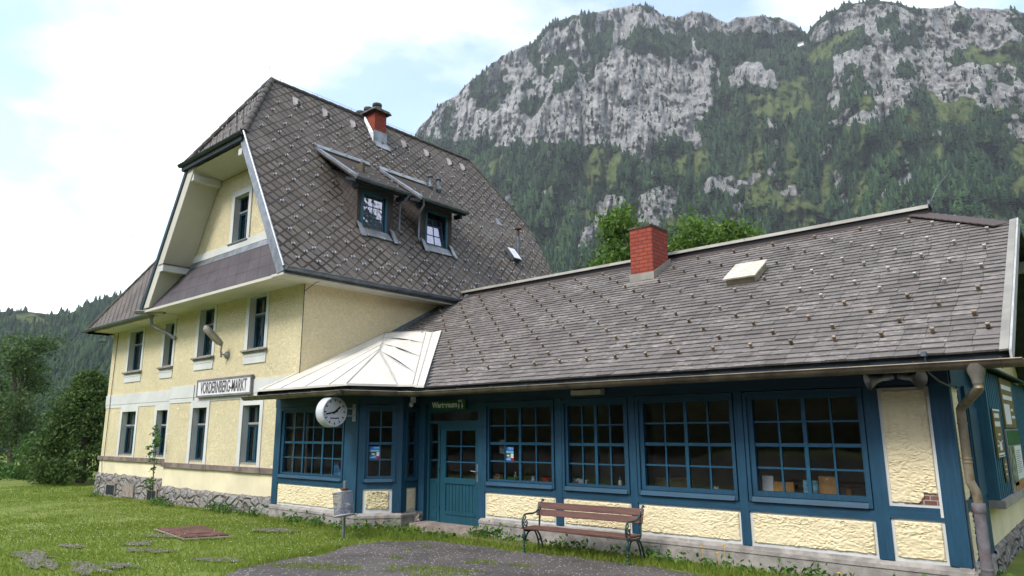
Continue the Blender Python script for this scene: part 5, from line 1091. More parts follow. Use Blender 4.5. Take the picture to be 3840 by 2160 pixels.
# downpipe with swan neck at the right corner
mb = MB(); mb.lathe((-1.30, 10.53, .55), [(.06, 0), (.07, .06), (.105, .15), (.115, .25)], 14); mb.build('outlet', simple('pale_outlet_sheet', (.19, .18, .15), .55, .15, 4, 0, 20, .2, .4), A, True)
mb = MB(); mb.tube(PP([(-1.30, 10.53, .62), (-1.30, 10.54, .52), (-1.32, 10.60, .47), (-1.57, 11.30, .33), (-1.64, 11.41, .27), (-1.655, 11.43, .15), (-1.655, 11.43, -.66), (-1.65, 11.42, -.72), (-1.60, 11.41, -.85), (-1.592, 11.41, -.95), (-1.592, 11.41, -1.06)]), .058, 14)
for z in (.05, -.42, -.47): mb.lathe((-1.655, 11.43, z), [(.062, 0), (.066, .012), (.062, .024)], 14)
dp = mb.build('downpipe', simple('brown_stained_pipe', (.20, .165, .11), .5, .3, 3, .1, 20, .15, .4, dirt=(.11, .085, .06), dirt_amt=.7, dsc=3), A, True)
mb = MB(); mb.tube([(-1.592, 11.41, -1.0), (-1.592, 11.41, -2.4)], .070, 14); mb.lathe((-1.592, 11.41, -1.0), [(.072, -.12), (.082, -.1), (.085, 0), (.08, .012)], 14); mb.lathe((-1.592, 11.41, -1.85), [(.073, 0), (.08, .02), (.073, .04)], 14); mb.build('standpipe', simple('rusty_grey_standpipe', (.16, .15, .165), .7, .2, 6, .2, 30, .1, .3, dirt=(.20, .075, .05), dirt_amt=.75, dsc=5), dp, True)
mb = MB(); mb.tube([(-1.85, 10.50, .97), (-1.83, 10.55, .72), (-1.77, 10.8, .62), (-1.74, 11.4, .57), (-1.74, 12, .55)], .012, 6); mb.box(-1.88, -1.82, 10.45, 10.55, .93, .99); mb.build('earth_wire', zincdark, A); MB().tube([(-1.745, 11.52, -1.0), (-1.745, 11.52, -2.2)], .014, 6).build('conduit', zincdark, A)
mb = MB(); mb.tube([(-.55, 22.1, 1.1), (-.62, 22.0, 1.25), (-.75, 22, 1.2), (-.80, 22, 1.0), (-.80, 22, -2)], .07, 10); mb.build('downpipe', zinc, A, True)
# annex snow guards
AP_ = []; c_ = 0; x = -1.35
while x > -16.2:
    y = 11.55+(.40 if c_ % 2 else 0)
    while y < 15.9:
        if x > left_x(y)+.35 and x < right_x(y)-.2 and not (-9.2 < x < -8.1 and 14.8 < y < 16.2) and not (-6.1 < x < -5.2 and 13.6 < y < 14.8):
            AP_.append((Vector(ap(x, y))+N_*.02, 0 if y < 12.4 else (2 if x > -4.5 and y > 12.2 else 1)))
        y += .79
    x -= .472; c_ += 1
x = -1.17
while x > -11.4: AP_.append((Vector(ap(x, 11.16))+N_*.02, 0)); x -= .65
SZ = (.052, .085, .014, .05); uA = Vector((0, 1, AS)).normalized(); sA = uA.cross(N_)
rotA = Matrix(((sA.x, uA.x, N_.x), (sA.y, uA.y, N_.y), (sA.z, uA.z, N_.z))).to_euler()
place_guards(AP_, rotA, [guard_b, simple('grey_snow_guard', (.30, .28, .26), .6, .25, 6, 0), guard_w], A, 'snow_guard')
# annex chimney with sheet collar
mb = MB(); brickbox(mb, -8.94, -8.30, 15.05, 15.85, 3.2, 5.04); ch2 = mb.build('chimney', brick, A)
mb = MB(); mb.box(-8.96, -8.28, 15.03, 15.87, 5.04, 5.09); mb.build('cap', capst, ch2)
mb = MB(); mb.slab([(-8.97, 15.03, 3.60), (-8.27, 15.03, 3.60), (-8.27, 15.03, 3.86), (-8.97, 15.03, 3.86)], (0, .02, 0)); mb.slab([(-8.27, 15.02, 3.60), (-8.27, 15.92, 4.16), (-8.27, 15.92, 4.34), (-8.27, 15.02, 3.86)], (-.02, 0, 0)); mb.slab([(-9.1, 14.82, 3.515), (-8.14, 14.82, 3.515), (-8.14, 15.05, 3.66), (-9.1, 15.05, 3.66)], (0, 0, .015)); mb.build('flashing', capm, ch2)
# roof hatch
mb = MB(); P = [Vector(ap(*q)) for q in ((-5.93, 13.9), (-5.31, 13.9), (-5.31, 14.6), (-5.93, 14.6))]; mb.hexa(P+[q+N_*.17 for q in P]); hA = mb.build('roof_hatch', simple('beige_hatch_frame', (.30, .27, .19), .6, .15, 4, 0), A)
mb = MB(); P = [Vector(ap(*q))+N_*.165 for q in ((-5.97, 13.86), (-5.27, 13.86), (-5.27, 14.64), (-5.97, 14.64))]; mb.hexa(P+[q+N_*.03 for q in P]); mb.build('lid', simple('lichened_hatch_lid', (.55, .50, .42), .8, .12, 9, .2, 30, dirt=(.35, .30, .22), dirt_amt=.5, dsc=6), hA)
# flashing along the house wall
mb = MB(); mb.slab([(-16.585, 13.2, az_(13.2)-.05), (-16.585, 16.9, az_(16.4)+.0), (-16.585, 16.9, az_(16.4)+.30), (-16.585, 13.2, az_(13.2)+.26)], (.02, 0, 0)); mb.build('wall_flashing', zincdark, A)
mb = MB(); mb.slab([(-16.02, 16.25, 4.30), (-15.9, 16.05, 4.27), (-15.85, 16.35, 4.5), (-16.25, 16.5, 4.68)], (.0, 0, .03)); mb.build('valley_sheet', zinc, A)
# white sheet-metal roof over the bay
Ah, Mh = (-16.58, 13.36, 2.93), (-14.55, 11.52, 2.06); E0, E4, E5, E6 = (-16.98, 9.50, 1.07), (-13.10, 9.50, 1.06), (-12.50, 10.46, 1.05), (-12.12, 10.60, 1.04); Tt = (-14.96, 13.54, 2.83); Vb = (-11.74, 10.60, 1.0); Vt = (-14.27, 13.50, 2.80)
E7 = (-11.95, 10.58, 1.01); T2 = (-14.62, 13.48, 2.77)
mb = MB(); tk = (0, 0, -.05)
mb.slab([E0, E4, Mh, Ah], tk); mb.slab([E4, E5, Mh], tk); mb.slab([Mh, E5, E6, Tt, Ah], tk); mb.slab([E6, E7, T2, Tt], tk); mb.slab([E7, Vb, Vt, T2], tk)
mr = mb.build('bay_roof', metalroof, A)
mb = MB(); L3 = lambda a, b_, f: tuple(a[i]+(b_[i]-a[i])*f for i in range(3)); upz = lambda p, h=.012: (p[0], p[1], p[2]+h)
for a, b_ in ((Ah, Mh), (Mh, E4), (Mh, E5), (E6, Tt), (E7, T2), (Ah, Tt)): mb.tube([upz(a), upz(b_)], .014, 5)
for f, g in ((.30, .0), (.58, .28), (.83, .62)): mb.tube([upz(L3(E0, E4, f)), upz(L3(Ah, Mh, .12+f*.95) if f < .9 else Mh)], .012, 5)
mb.tube([upz(L3(E0, E4, .08)), upz(Ah)], .012, 5)
mb.build('standing_seam', seam_m, mr)
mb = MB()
for f in (.30, .62, .96):   # black bowed strips painting the shaded slits under the flank's loosened lapped sheets
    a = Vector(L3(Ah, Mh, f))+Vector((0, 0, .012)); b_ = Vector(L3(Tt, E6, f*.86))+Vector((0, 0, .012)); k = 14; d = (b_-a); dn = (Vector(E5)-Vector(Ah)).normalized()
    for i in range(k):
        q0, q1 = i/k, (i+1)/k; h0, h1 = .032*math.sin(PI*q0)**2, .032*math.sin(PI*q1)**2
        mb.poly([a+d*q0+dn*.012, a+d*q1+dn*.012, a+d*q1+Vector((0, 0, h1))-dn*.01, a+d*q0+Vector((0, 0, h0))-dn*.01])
mb.build('seam_slit_shade', black, mr)
mb = MB()
for a, b_ in ((E0, E4), (E4, E5), (E5, E6)): mb.slab([(a[0], a[1]+.12, a[2]-.03), (b_[0]-.06, b_[1]+.12, b_[2]-.03), (b_[0]-.06, b_[1]+.12, b_[2]-.22), (a[0], a[1]+.12, a[2]-.22)], (0, .03, 0))
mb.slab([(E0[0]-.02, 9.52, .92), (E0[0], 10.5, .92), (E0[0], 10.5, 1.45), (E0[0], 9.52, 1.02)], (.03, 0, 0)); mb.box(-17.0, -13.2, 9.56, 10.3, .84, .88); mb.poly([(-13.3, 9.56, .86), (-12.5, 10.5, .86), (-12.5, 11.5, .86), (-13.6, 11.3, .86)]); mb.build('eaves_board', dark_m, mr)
# cladding porch on the right end
mb = MB(); FP = Fr(-1.50, 11.43, 0, 1)
xq = -1.56; y0 = 13.35; y1 = 19.6
for k in range(int((y1-y0)/.11)):
    a = y0+k*.11; mb.box(-1.8, xq-.012*(k % 2), a, a+.109, -1.1, .90-.0*k)
mb.box(-1.8, xq, y0-.03, y0, -1.1, .90); mb.build('cladding', clad_m, A)
mb = MB(); mb.slab([(-1.8, 13.0, 1.02), (-1.42, 13.0, .92), (-1.42, 19.9, .92), (-1.8, 19.9, 1.02)], (0, 0, .03)); mb.build('porch_roof', simple('dark_green_trim', (.02, .05, .045), .6, .15, 4, 0), A)
mb = MB(); mb.box(-1.8, xq+.06, 13.3, 19.7, -1.22, -1.1); mb.build('stone_sill', sill_m, A)
mb = MB(); mb.box(-1.8, -1.74, 13.35, 21.4, -1.80, -1.22); mb.build('lower_plaster', plaster, A)
stonework('stone_base', Fr(-1.78, 13.3, 0, 1), 0, 8.0, -2.4, -1.7, -1.80, 9.1, A)
mb = MB(); mb.box(-1.79, -1.72, 12.45, 13.3, -1.84, .62); mb.box(-1.72, -1.70, 12.5, 13.25, -1.0, .3); mb.build('side_door', blue, A)
# antenna wire on the annex ridge
mb = MB(); mb.tube([(-2.45, AYR, zr+.16), (-2.30, AYR+.2, zr+.55), (-2.05, AYR+.5, zr+.98)], .006, 4); mb.box(-2.47, -2.43, AYR-.03, AYR+.03, zr+.16, zr+.26); mb.build('antenna_wire', zincdark, A)

# ------------------------------------------------------------------ things on and around the buildings
def text(body, size, F, a, d, z, mat, parent, name='lettering', sx=1.0, off=0.0, ext=.004, align='CENTER'):
    cu = bpy.data.curves.new(name, 'FONT'); cu.body = body; cu.size = size; cu.align_x = align; cu.align_y = 'CENTER'; cu.extrude = ext; cu.offset = off; cu.materials.append(mat)
    o = bpy.data.objects.new(name, cu); COL.objects.link(o); o.parent = parent
    M = Matrix.Identity(4); n_ = F.n
    for i in range(3): M[i][0] = F.t[i]*sx; M[i][1] = (0, 0, 1)[i]; M[i][2] = n_[i]; M[i][3] = (F.p(a, d, z)-root_loc(parent))[i]
    o.matrix_local = M; bpy.context.view_layer.update(); me = bpy.data.meshes.new_from_object(o.evaluated_get(bpy.context.evaluated_depsgraph_get())); bpy.data.objects.remove(o); bpy.data.curves.remove(cu)
    o = bpy.data.objects.new(name, me); COL.objects.link(o); o.parent = parent; o.matrix_local = M
    if not me.materials: me.materials.append(mat)
    return o
# station name board
t_ = thing('station_sign', FW.p(-20.62, .05, 1.34), 'white name board in a grey frame with faded place name on house front', 'sign')
mb = MB(); mb.fb(FW, -22.24, -18.98, .04, .10, 1.11, 1.59); mb.build('board', offwhite, t_)
frm = simple('grey_violet_frame', (.20, .18, .205), .6, .15, 4, 0)
for a0, a1, z0, z1 in ((-22.30, -18.92, 1.57, 1.63), (-22.30, -18.92, 1.07, 1.13), (-22.30, -22.24, 1.13, 1.57), (-18.98, -18.92, 1.13, 1.57)): MB().fb(FW, a0, a1, .03, .115, z0, z1).build('frame', frm, t_)
text('VORDERNBERG-MARKT', .50, FW, -20.61, .105, 1.34, simple('faded_violet_lettering', (.13, .115, .13), .8, .35, 14, 0), t_, sx=.535, off=.006)
# waiting room sign
t_ = thing('waiting_room_sign', FA.p(-11.77, .1, .58), 'green sign over the door reading Warteraum with toilet symbols', 'sign')
grn = simple('sign_green', (.012, .10, .035), .4, .08, 4, 0); MB().fb(FA, -12.33, -11.22, .07, .10, .475, .685).build('board', grn, t_)
text('Warteraum', .175, FA, -11.90, .102, .585, offwhite, t_, sx=1.0, off=.006)
text('WC', .085, FA, -11.38, .102, .66, offwhite, t_, sx=1.1)
for k in (-11.43, -11.32):
    mb = MB(); mb.fb(FA, k-.012, k+.012, .10, .106, .495, .585); mb.fb(FA, k-.022, k+.022, .10, .105, .535, .58); mb.lathe(FA.p(k, .104, .602), [(.003, -.004), (.013, 0), (.003, .004)], 8, 'Y'); mb.build('pictogram', offwhite, t_)
# platform clock: double-faced drum hung out from the bay post
cx, cy, cz, R0 = -13.72, 9.56, .435, .345
t_ = thing('station_clock', (cx, cy, cz), 'round double-faced station clock with pale grey drum on a wall bracket', 'clock')
mb = MB(); mb.lathe((cx, cy, cz), [(.29, -.145), (.32, -.14), (R0, -.115), (R0, .115), (.335, .135), (.318, .145), (.305, .143), (.305, .128)], 40, 'X'); mb.build('case', clockcase, t_, True)
face = simple('clock_face', (.66, .68, .72), .35, .02, 3, 0, 40, 0, .5)
mb = MB(); mb.lathe((cx+.130, cy, cz), [(.306, 0), (.306, .002), (.01, .0022)], 40, 'X'); mb.build('dial', face, t_)
def dialbox(mb, ang, r0, r1, w, x):   # ang clockwise from twelve, seen from +X
    u = Vector((0, math.sin(ang), math.cos(ang))); v = Vector((0, math.cos(ang), -math.sin(ang))); c = Vector((x, cy, cz))
    P = [c+u*r0-v*w, c+u*r0+v*w, c+u*r1+v*w, c+u*r1-v*w]; mb.slab(P, (.003, 0, 0))
mb = MB()
for k in range(60):
    if k % 5 == 0: dialbox(mb, k*PI/30, .228, .290, .0125, cx+.1325)
    else: dialbox(mb, k*PI/30, .268, .288, .004, cx+.1325)
mb.build('minute_marks', black, t_)
mb = MB(); dialbox(mb, 2*PI*(1+43/60)/12, -.065, .178, .021, cx+.138); mb.build('hour_hand', black, t_)
mb = MB(); dialbox(mb, 2*PI*43/60, -.075, .250, .0155, cx+.143); mb.lathe((cx+.138, cy, cz), [(.025, 0), (.025, .008)], 12, 'X'); mb.build('minute_hand', black, t_)
text('SCHAUER', .042, Fr(cx, cy, 0, 1), 0, .133, cz-.145, black, t_, sx=1.3, off=.002)
mb = MB()
for z in (cz+.085, cz-.085): mb.box(cx-.03, cx+.03, cy+.33, 10.19, z-.018, z+.018)
mb.box(cx-.055, cx+.055, 10.185, 10.21, cz-.21, cz+.19); mb.build('bracket', simple('grey_bracket', (.40, .42, .47), .45, .1, 4, 0), t_)
# litter bin on a post
t_ = thing('litter_bin', (-12.72, 9.3, -2.19), 'tilted clear plastic litter bin with rubbish on a grey steel post', 'litter bin')
mb = MB(); mb.tube([(-12.72, 9.3, -2.25), (-12.74, 9.3, -1.04)], .036, 12); mb.build('post', simple('grey_steel_post', (.17, .19, .19), .6, .2, 6, .1, 20, .2), t_, True)
mb = MB(); mb.box(-12.80, -12.66, 9.24, 9.33, -1.24, -1.19); mb.tube([(-12.83, 9.25, -1.205), (-12.63, 9.25, -1.205)], .016, 6); mb.build('clamp', rust_m, t_)
tl = Matrix.Rotation(math.radians(-11), 4, 'Y'); bc = Vector((-12.56, 9.12, -1.26))
def tilt(m_): 
    m_.v = [bc+(tl @ (v-bc)) for v in m_.v]; return m_
mb = MB(); n_ = 24
for r_, z0, z1 in ((.205, -.46, 0),):
    b0 = 0
    for z in (z0, z1): mb.v += [bc+Vector((r_*math.cos(2*PI*k/n_), r_*math.sin(2*PI*k/n_), z)) for k in range(n_)]
    mb.f += [[k, (k+1) % n_, n_+(k+1) % n_, n_+k] for k in range(n_)]+[list(range(n_))[::-1]]; mb.uv += [None]*(n_+1)
tilt(mb).build('container', binplastic, t_, True)
mb = MB()
for z, rr in ((0, .012), (-.46, .02)):
    pts = [bc+Vector((.207*math.cos(2*PI*k/n_), .207*math.sin(2*PI*k/n_), z)) for k in range(n_+1)]; mb.tube(pts, rr, 6, False)
tilt(mb).build('rim', simple('grey_bin_rim', (.30, .31, .35), .4, .1, 5, 0), t_, True)
mb = MB()
for i in range(26):
    c = bc+Vector((random.uniform(-.11, .11), random.uniform(-.11, .11), -.44+.22*random.random()**1.6)); q = [c+Vector((random.gauss(0, .05), random.gauss(0, .05), random.gauss(0, .035))) for _ in range(4)]; mb.poly(q)
tilt(mb).build('rubbish', simple('crumpled_rubbish', (.50, .46, .52), .6, .4, 14, 0), t_)
# bench
b0 = Vector((-8.51, 10.19, -2.19)); ub = Vector((2.09, .15, 0)).normalized(); vb = Vector((-ub.y, ub.x, 0)); LB = 2.095
t_ = thing('park_bench', b0+ub*LB/2, 'red-brown wooden slat bench with ornate green cast-iron ends', 'bench')
B = lambda s, d, z: b0+ub*s+vb*d+Vector((0, 0, z))
def smooth_pts(P, k=5):
    o = []
    for i in range(len(P)-1):
        p0, p1, p2, p3 = [Vector(P[max(0, min(len(P)-1, i+q))]) for q in (-1, 0, 1, 2)]
        for j in range(k):
            f = j/k; o.append(.5*((2*p1)+(-p0+p2)*f+(2*p0-5*p1+4*p2-p3)*f*f+(-p0+3*p1-3*p2+p3)*f**3))
    return o+[Vector(P[-1])]
for s in (0, LB):
    mb = MB()
    def bar(P, r, sides=8): mb.tube([B(s, x, z) for x, z in [(q[0], q[1]) for q in smooth_pts([(a, b_, 0) for a, b_ in P])]], r, sides)
    bar([(0, .02), (.0, .12), (.005, .3), (.015, .40)], .019); mb.lathe(B(s, 0, 0), [(.048, 0), (.045, .012), (.022, .03), (.03, .045), (.018, .06)], 12)
    for z in (.10, .16, .20): mb.lathe(B(s, .0, z), [(.02, -.01), (.027, 0), (.02, .01)], 10)
    mb.lathe(B(s, .005, .30), [(.012, -.07), (.034, -.02), (.036, .03), (.018, .07)], 12)
    bar([(.01, .42), (-.035, .50), (-.035, .60), (.03, .675), (.13, .68), (.30, .675), (.42, .70), (.49, .76), (.515, .80)], .017)
    bar([(.46, .05-.05), (.47, .10), (.44, .22), (.36, .345), (.26, .385), (.14, .36), (.07, .28), (.045, .22)], .016)
    bar([(.565, .02), (.535, .12), (.49, .24), (.44, .33)] if False else [(.62, .0), (.58, .12), (.52, .25), (.43, .35), (.36, .375)], .017); mb.lathe(B(s, .62, 0), [(.03, 0), (.025, .02), (.018, .05)], 10)
    bar([(.0, .405), (.15, .385), (.35, .375), (.46, .385), (.50, .44), (.51, .56), (.545, .74), (.59, .86), (.615, .895), (.645, .885), (.64, .865)], .018)
    sp = []
    for k in range(16): a = k*.55; rr = .075*(1-k/17); sp.append((.07+rr*math.cos(a+1.8), .535+rr*math.sin(a+1.8)))
    bar([(.03, .66), (.06, .64)]+sp, .011, 6); bar([(.085, .46), (.10, .50), (.11, .54)], .013, 6)
    mb.build('end_frame', iron_m, t_, True)
def plank(d0, z0, d1, z1, th, nm):
    a = Vector((d1-d0, z1-z0)); nrm_ = Vector((-a.y, a.x)).normalized()*th; P = []
    for s in (-.05, LB+.05):
        for d, z in ((d0, z0), (d1, z1), (d1+nrm_.x, z1+nrm_.y), (d0+nrm_.x, z0+nrm_.y)): P.append(B(s, d, z))
    mb = MB(); mb.hexa(P); o = mb.build(nm, wood_red, t_); bv = o.modifiers.new('bevel', 'BEVEL'); bv.width = .006; bv.segments = 2
for d0 in (-.02, .13, .28): plank(d0, .425-.02*d0, d0+.14, .422-.02*(d0+.14)-.0, .032, 'seat_slat')
plank(.495, .615, .530, .725, .03, 'back_slat'); plank(.534, .737, .570, .852, .03, 'back_slat')
mb = MB()
for s in (.0, LB):
    for d, z in ((.50, .655), (.515, .70), (.542, .775), (.558, .825)): mb.lathe(B(s, d-.033, z), [(.004, -.006), (.011, 0), (.004, .004)], 8, 'Y')
mb.build('bolts', zinc, t_)
# street lamp on the facade
t_ = thing('wall_lamp', (-20.63, 10.5, 2.32), 'grey elongated street lamp on a bent arm at the house front', 'street lamp')
lampm = simple('grey_lamp_metal', (.30, .30, .30), .45, .15, 5, 0, 20, .3, .4)
mb = MB(); mb.lathe((-20.63, 10.43, 2.32), [(.05, -.04), (.11, .0), (.12, .04), (.12, .06)], 14, 'Y'); mb.tube([(-20.63, 10.42, 2.32), (-20.70, 10.34, 2.34), (-20.72, 10.30, 2.40), (-20.68, 10.30, 2.62), (-20.66, 10.22, 2.70)], .026, 8); mb.tube([(-20.72, 10.32, 2.24), (-20.72, 10.32, 2.42)], .03, 8); mb.build('arm', lampm, t_, True)
a = Vector((-20.65, 10.30, 2.62)); b_ = Vector((-20.65, 9.70, 3.15)); d = b_-a; pr = [(0, .03), (.04, .075), (.2, .095), (.6, .10), (.85, .095), (.95, .07), (1.0, .03)]
mb = MB(); mb.tube([a+d*f for f, r_ in pr], [r_ for f, r_ in pr], 12); mb.build('head', lampm, t_, True)
mb = MB(); dn = Vector((.03, -.04, -.045)); pr = [(.12, .03), (.18, .075), (.6, .08), (.9, .075), (.97, .03)]; mb.tube([a+d*f+dn for f, r_ in pr], [r_ for f, r_ in pr], 12); mb.build('cover', simple('lamp_diffuser', (.42, .38, .32), .35, .1, 5, 0), t_, True)
# strip light, horn speakers, sensor
t_ = thing('strip_light', FA.p(-7.87, .1, .73), 'long pale strip light fixed to the dark beam under the eaves', 'lamp')
mb = MB(); mb.fb(FA, -8.26, -7.48, .05, .11, .67, .785); mb.build('housing', simple('grey_lamp_housing', (.30, .32, .27), .5, .1, 4, 0), t_); mb = MB(); mb.fb(FA, -8.22, -7.52, .11, .17, .68, .765); mb.build('cover', simple('yellowed_lamp_cover', (.55, .54, .43), .3, .06, 4, 0, 40, 0, .5), t_)
def horn(cx_, sgn, lab):
    t2 = thing('horn_speaker', FA.p(cx_, .1, .70), lab, 'loudspeaker', 'horn loudspeakers under the eaves'); ax = Vector((sgn*.82, -.50, -.22)).normalized(); c = FA.p(cx_, .14, .735)
    pr = [(-.05, .035), (.0, .045), (.05, .045), (.08, .034), (.16, .05), (.24, .085), (.29, .128), (.295, .131)]
    mb = MB(); mb.tube([c+ax*f for f, r_ in pr], [r_ for f, r_ in pr], 18, False); pr2 = [(.294, .126), (.24, .075), (.1, .03)]; mb.tube([c+ax*f for f, r_ in pr2], [r_ for f, r_ in pr2], 18, False); mb.build('horn', simple('grey_horn', (.44, .45, .48), .35, .1, 5, 0, 20, .3, .5), t2, True)
    mb = MB(); mb.tube([c-ax*.07, c-ax*.01], [.045, .05], 14); mb.tube([c, c+Vector((0, .12, .06))], .014, 6); mb.box(c.x-.05, c.x+.05, c.y+.08, c.y+.13, c.z+.0, c.z+.09); mb.build('driver', zinc, t2, True)
horn(-2.50, -1, 'left one of two grey horn loudspeakers, its mouth turned towards the windows'); horn(-2.30, 1, 'right one of two grey horn loudspeakers, its mouth turned towards the downpipe')
t_ = thing('motion_sensor', (-12.84, 11.25, .68), 'small white motion sensor under the eaves beside the doorway', 'sensor')
mb = MB(); mb.box(-12.89, -12.80, 11.2, 11.30, .66, .80); mb.build('mount', offwhite, t_); mb = MB(); mb.lathe((-12.845, 11.2, .62), [(.02, -.06), (.05, -.03), (.055, .03), (.03, .06)], 12); mb.build('eye', offwhite, t_, True)
# posters taped in the windows
pb, pg, pw_, pr_ = simple('poster_blue', (.03, .17, .52), .4, .15, 20, 0), simple('poster_landscape', (.06, .12, .05), .5, .7, 30, 0), simple('poster_white', (.72, .74, .78), .4, .04, 20, 0), simple('poster_red', (.33, .03, .03), .4, .2, 30, 0); pl_ = simple('poster_pale_blue', (.25, .52, .78), .4, .15, 25, 0)
def poster(F, a0, a1, z0, z1, d, lab):
    t2 = thing('poster', F.p((a0+a1)/2, d, z0), lab, 'poster', 'posters in the hall windows'); w_, h_ = a1-a0, z1-z0
    MB().fb(F, a0, a1, d-.002, d, z0, z1).build('sheet', pb, t2)
    for nm, m_, u0, u1, v0, v1 in (('picture', pg, 0, 1, .34, .66), ('picture', pl_, 0, 1, .62, .74), ('picture', pw_, .2, .5, .40, .48), ('caption', pl_, .35, .97, .90, .96), ('caption', pl_, .42, .97, .84, .88), ('price_box', pw_, .66, 1, .30, .58), ('price_box', pr_, .66, 1, .09, .295), ('caption', pw_, .68, .96, .155, .195), ('caption', pl_, .02, .62, .17, .24), ('caption', pl_, .35, .62, .27, .31), ('footer', pw_, 0, 1, .0, .065)):
        e = .001+.0006*(('sheet', 'picture', 'caption', 'price_box', 'footer').index(nm)+ (m_ is pw_)*.5+(m_ is pl_)*.3); mb = MB(); mb.fb(F, a0+w_*u0, a0+w_*u1, d, d+e, z0+h_*v0, z0+h_*v1); mb.build(nm, m_, t2)
poster(FC, .255, .495, -.665, -.355, -.043, 'blue landscape poster taped in the narrow window of the angled bay side')
poster(FA, -10.14, -9.91, -.675, -.35, -.043, 'blue landscape poster taped in the four-column window right of the door')
t_ = thing('notice', (-10.32, 11.6, -.5), 'faint grey notice paper behind the glass left of the blue poster', 'notice'); mb = MB(); mb.box(-10.38, -10.24, 11.62, 11.63, -.50, -.20); mb.build('sheet', simple('grey_paper', (.20, .21, .22), .8, .05, 9, 0), t_)
# things on the window boards
wood_l = brushwood('light_board', (.58, .30, .09), 2, .6, .15)
WB = -1.065
t_ = thing('small_box', (-10.5, 11.72, WB), 'small beige cardboard box on the window board beside the door', 'box'); mb = MB(); mb.box(-10.62, -10.44, 11.68, 11.80, WB, WB+.12); mb.build('carton', simple('beige_carton', (.50, .34, .17), .7, .1, 9, 0), t_); mb = MB(); mb.box(-10.61, -10.45, 11.674, 11.68, WB+.07, WB+.11); mb.build('print', simple('carton_print', (.22, .12, .06), .7, .4, 30, 0), t_)
t_ = thing('flower_trough', (-10.1, 11.72, WB), 'green plastic trough on the window board beneath the blue poster', 'planter'); mb = MB(); mb.hexa([(-10.26,11.67,WB),(-9.96,11.67,WB),(-9.96,11.77,WB),(-10.26,11.77,WB),(-10.28,11.65,WB+.075),(-9.94,11.65,WB+.075),(-9.94,11.79,WB+.075),(-10.28,11.79,WB+.075)]); mb.build('trough', simple('green_plastic', (.03, .20, .05), .4, .1, 6, 0), t_); mb = MB(); mb.tube([(-10.02, 11.7, WB+.07), (-10.00, 11.7, WB+.19)], .006, 5); mb.tube([(-9.97, 11.7, WB+.07), (-9.99, 11.7, WB+.19)], .006, 5); mb.build('marker', offwhite, t_)
t_ = thing('potted_plant', (-9.83, 11.82, WB), 'thin yellow-flowered house plant on the window board behind the glass', 'plant')
mb = MB(); mb.lathe((-9.83, 11.82, WB), [(.04, 0), (.06, .07), (.062, .08)], 12); mb.build('pot', simple('brown_pot', (.12, .06, .035), .6, .1, 6, 0), t_, True)
mb = MB()
for k in range(9): mb.tube([(-9.83, 11.82, WB+.07), (-9.83+random.gauss(0, .05), 11.82, WB+.18), (-9.83+random.gauss(0, .10), 11.82+random.gauss(0, .04), WB+.14+.19*random.random())], .004, 4)
mb.build('stem', simple('dry_stem', (.05, .07, .02), .8, .2, 5, 0), t_)
pc = np.array([(-9.83+random.gauss(0, .08), 11.8, WB+.12+.22*random.random()) for _ in range(8)]); v_, f_, q_ = leafcloud(pc-np.array(t_.location), 5, .025, .028, rng); np_mesh('leaves', v_, f_, m_leaf('yellowish_leaf', (.10, .12, .02), (.24, .20, .04), (.4, .3, .05)), t_, {'tint': q_})
t_ = thing('milk_jug', (-9.52, 11.72, WB), 'pale blue enamel jug on the window board', 'jug'); mb = MB(); mb.lathe((-9.515, 11.72, WB), [(.052, 0), (.055, .03), (.036, .08), (.034, .095), (.045, .12), (.04, .118)], 16); mb.build('body', simple('pale_blue_enamel', (.42, .50, .66), .3, .04, 5, 0, 40, 0, .5), t_, True)
t_ = thing('red_pot', (-9.16, 11.72, WB), 'bright red flower pot at the right end of a window board', 'pot'); mb = MB(); mb.lathe((-9.155, 11.72, WB), [(.085, 0), (.095, .09), (.10, .11), (.085, .105), (.02, .06)], 18); mb.build('body', simple('red_plastic', (.45, .025, .015), .35, .06, 5, 0, 40, 0, .5), t_, True)
t_ = thing('paper_heap', (-8.36, 11.74, WB), 'crumpled heap of white papers on the second window board', 'papers')
mb = MB()
for k in range(9):
    c = Vector((-8.52+.045*k+random.gauss(0, .02), 11.72+random.gauss(0, .02), WB+.03+.06*random.random())); q = [c+Vector((sx_*.07, random.gauss(0, .02), sz_*.035+random.gauss(0, .02))) for sx_, sz_ in ((-1, -1), (1, -.6), (1, 1), (-1, .8))]; mb.slab(q, (.002, .006, 0))
mb.build('sheets', simple('crumpled_paper', (.60, .62, .64), .8, .2, 12, 0), t_)
t_ = thing('spray_bottle', (-7.39, 11.72, WB), 'small white spray bottle with a blue top on the window board', 'bottle'); mb = MB(); mb.lathe((-7.385, 11.72, WB), [(.034, 0), (.036, .02), (.036, .10), (.02, .12), (.016, .125)], 14); mb.build('body', offwhite, t_, True); mb = MB(); mb.lathe((-7.385, 11.72, WB+.125), [(.018, 0), (.014, .03), (.009, .04), (.008, .07)], 12); mb.build('nozzle', simple('blue_plastic', (.05, .25, .55), .4, .05, 5, 0), t_, True)
t_ = thing('cardboard_sheet', (-6.3, 11.85, WB), 'wide brown cardboard sheet leaning behind the third window', 'cardboard'); mb = MB(); mb.slab([(-6.68, 11.78, WB), (-5.93, 11.78, WB), (-5.93, 11.86, WB+.22), (-6.68, 11.86, WB+.19)], (0, .012, 0)); mb.build('sheet', simple('brown_cardboard', (.105, .08, .05), .8, .12, 8, 0), t_)
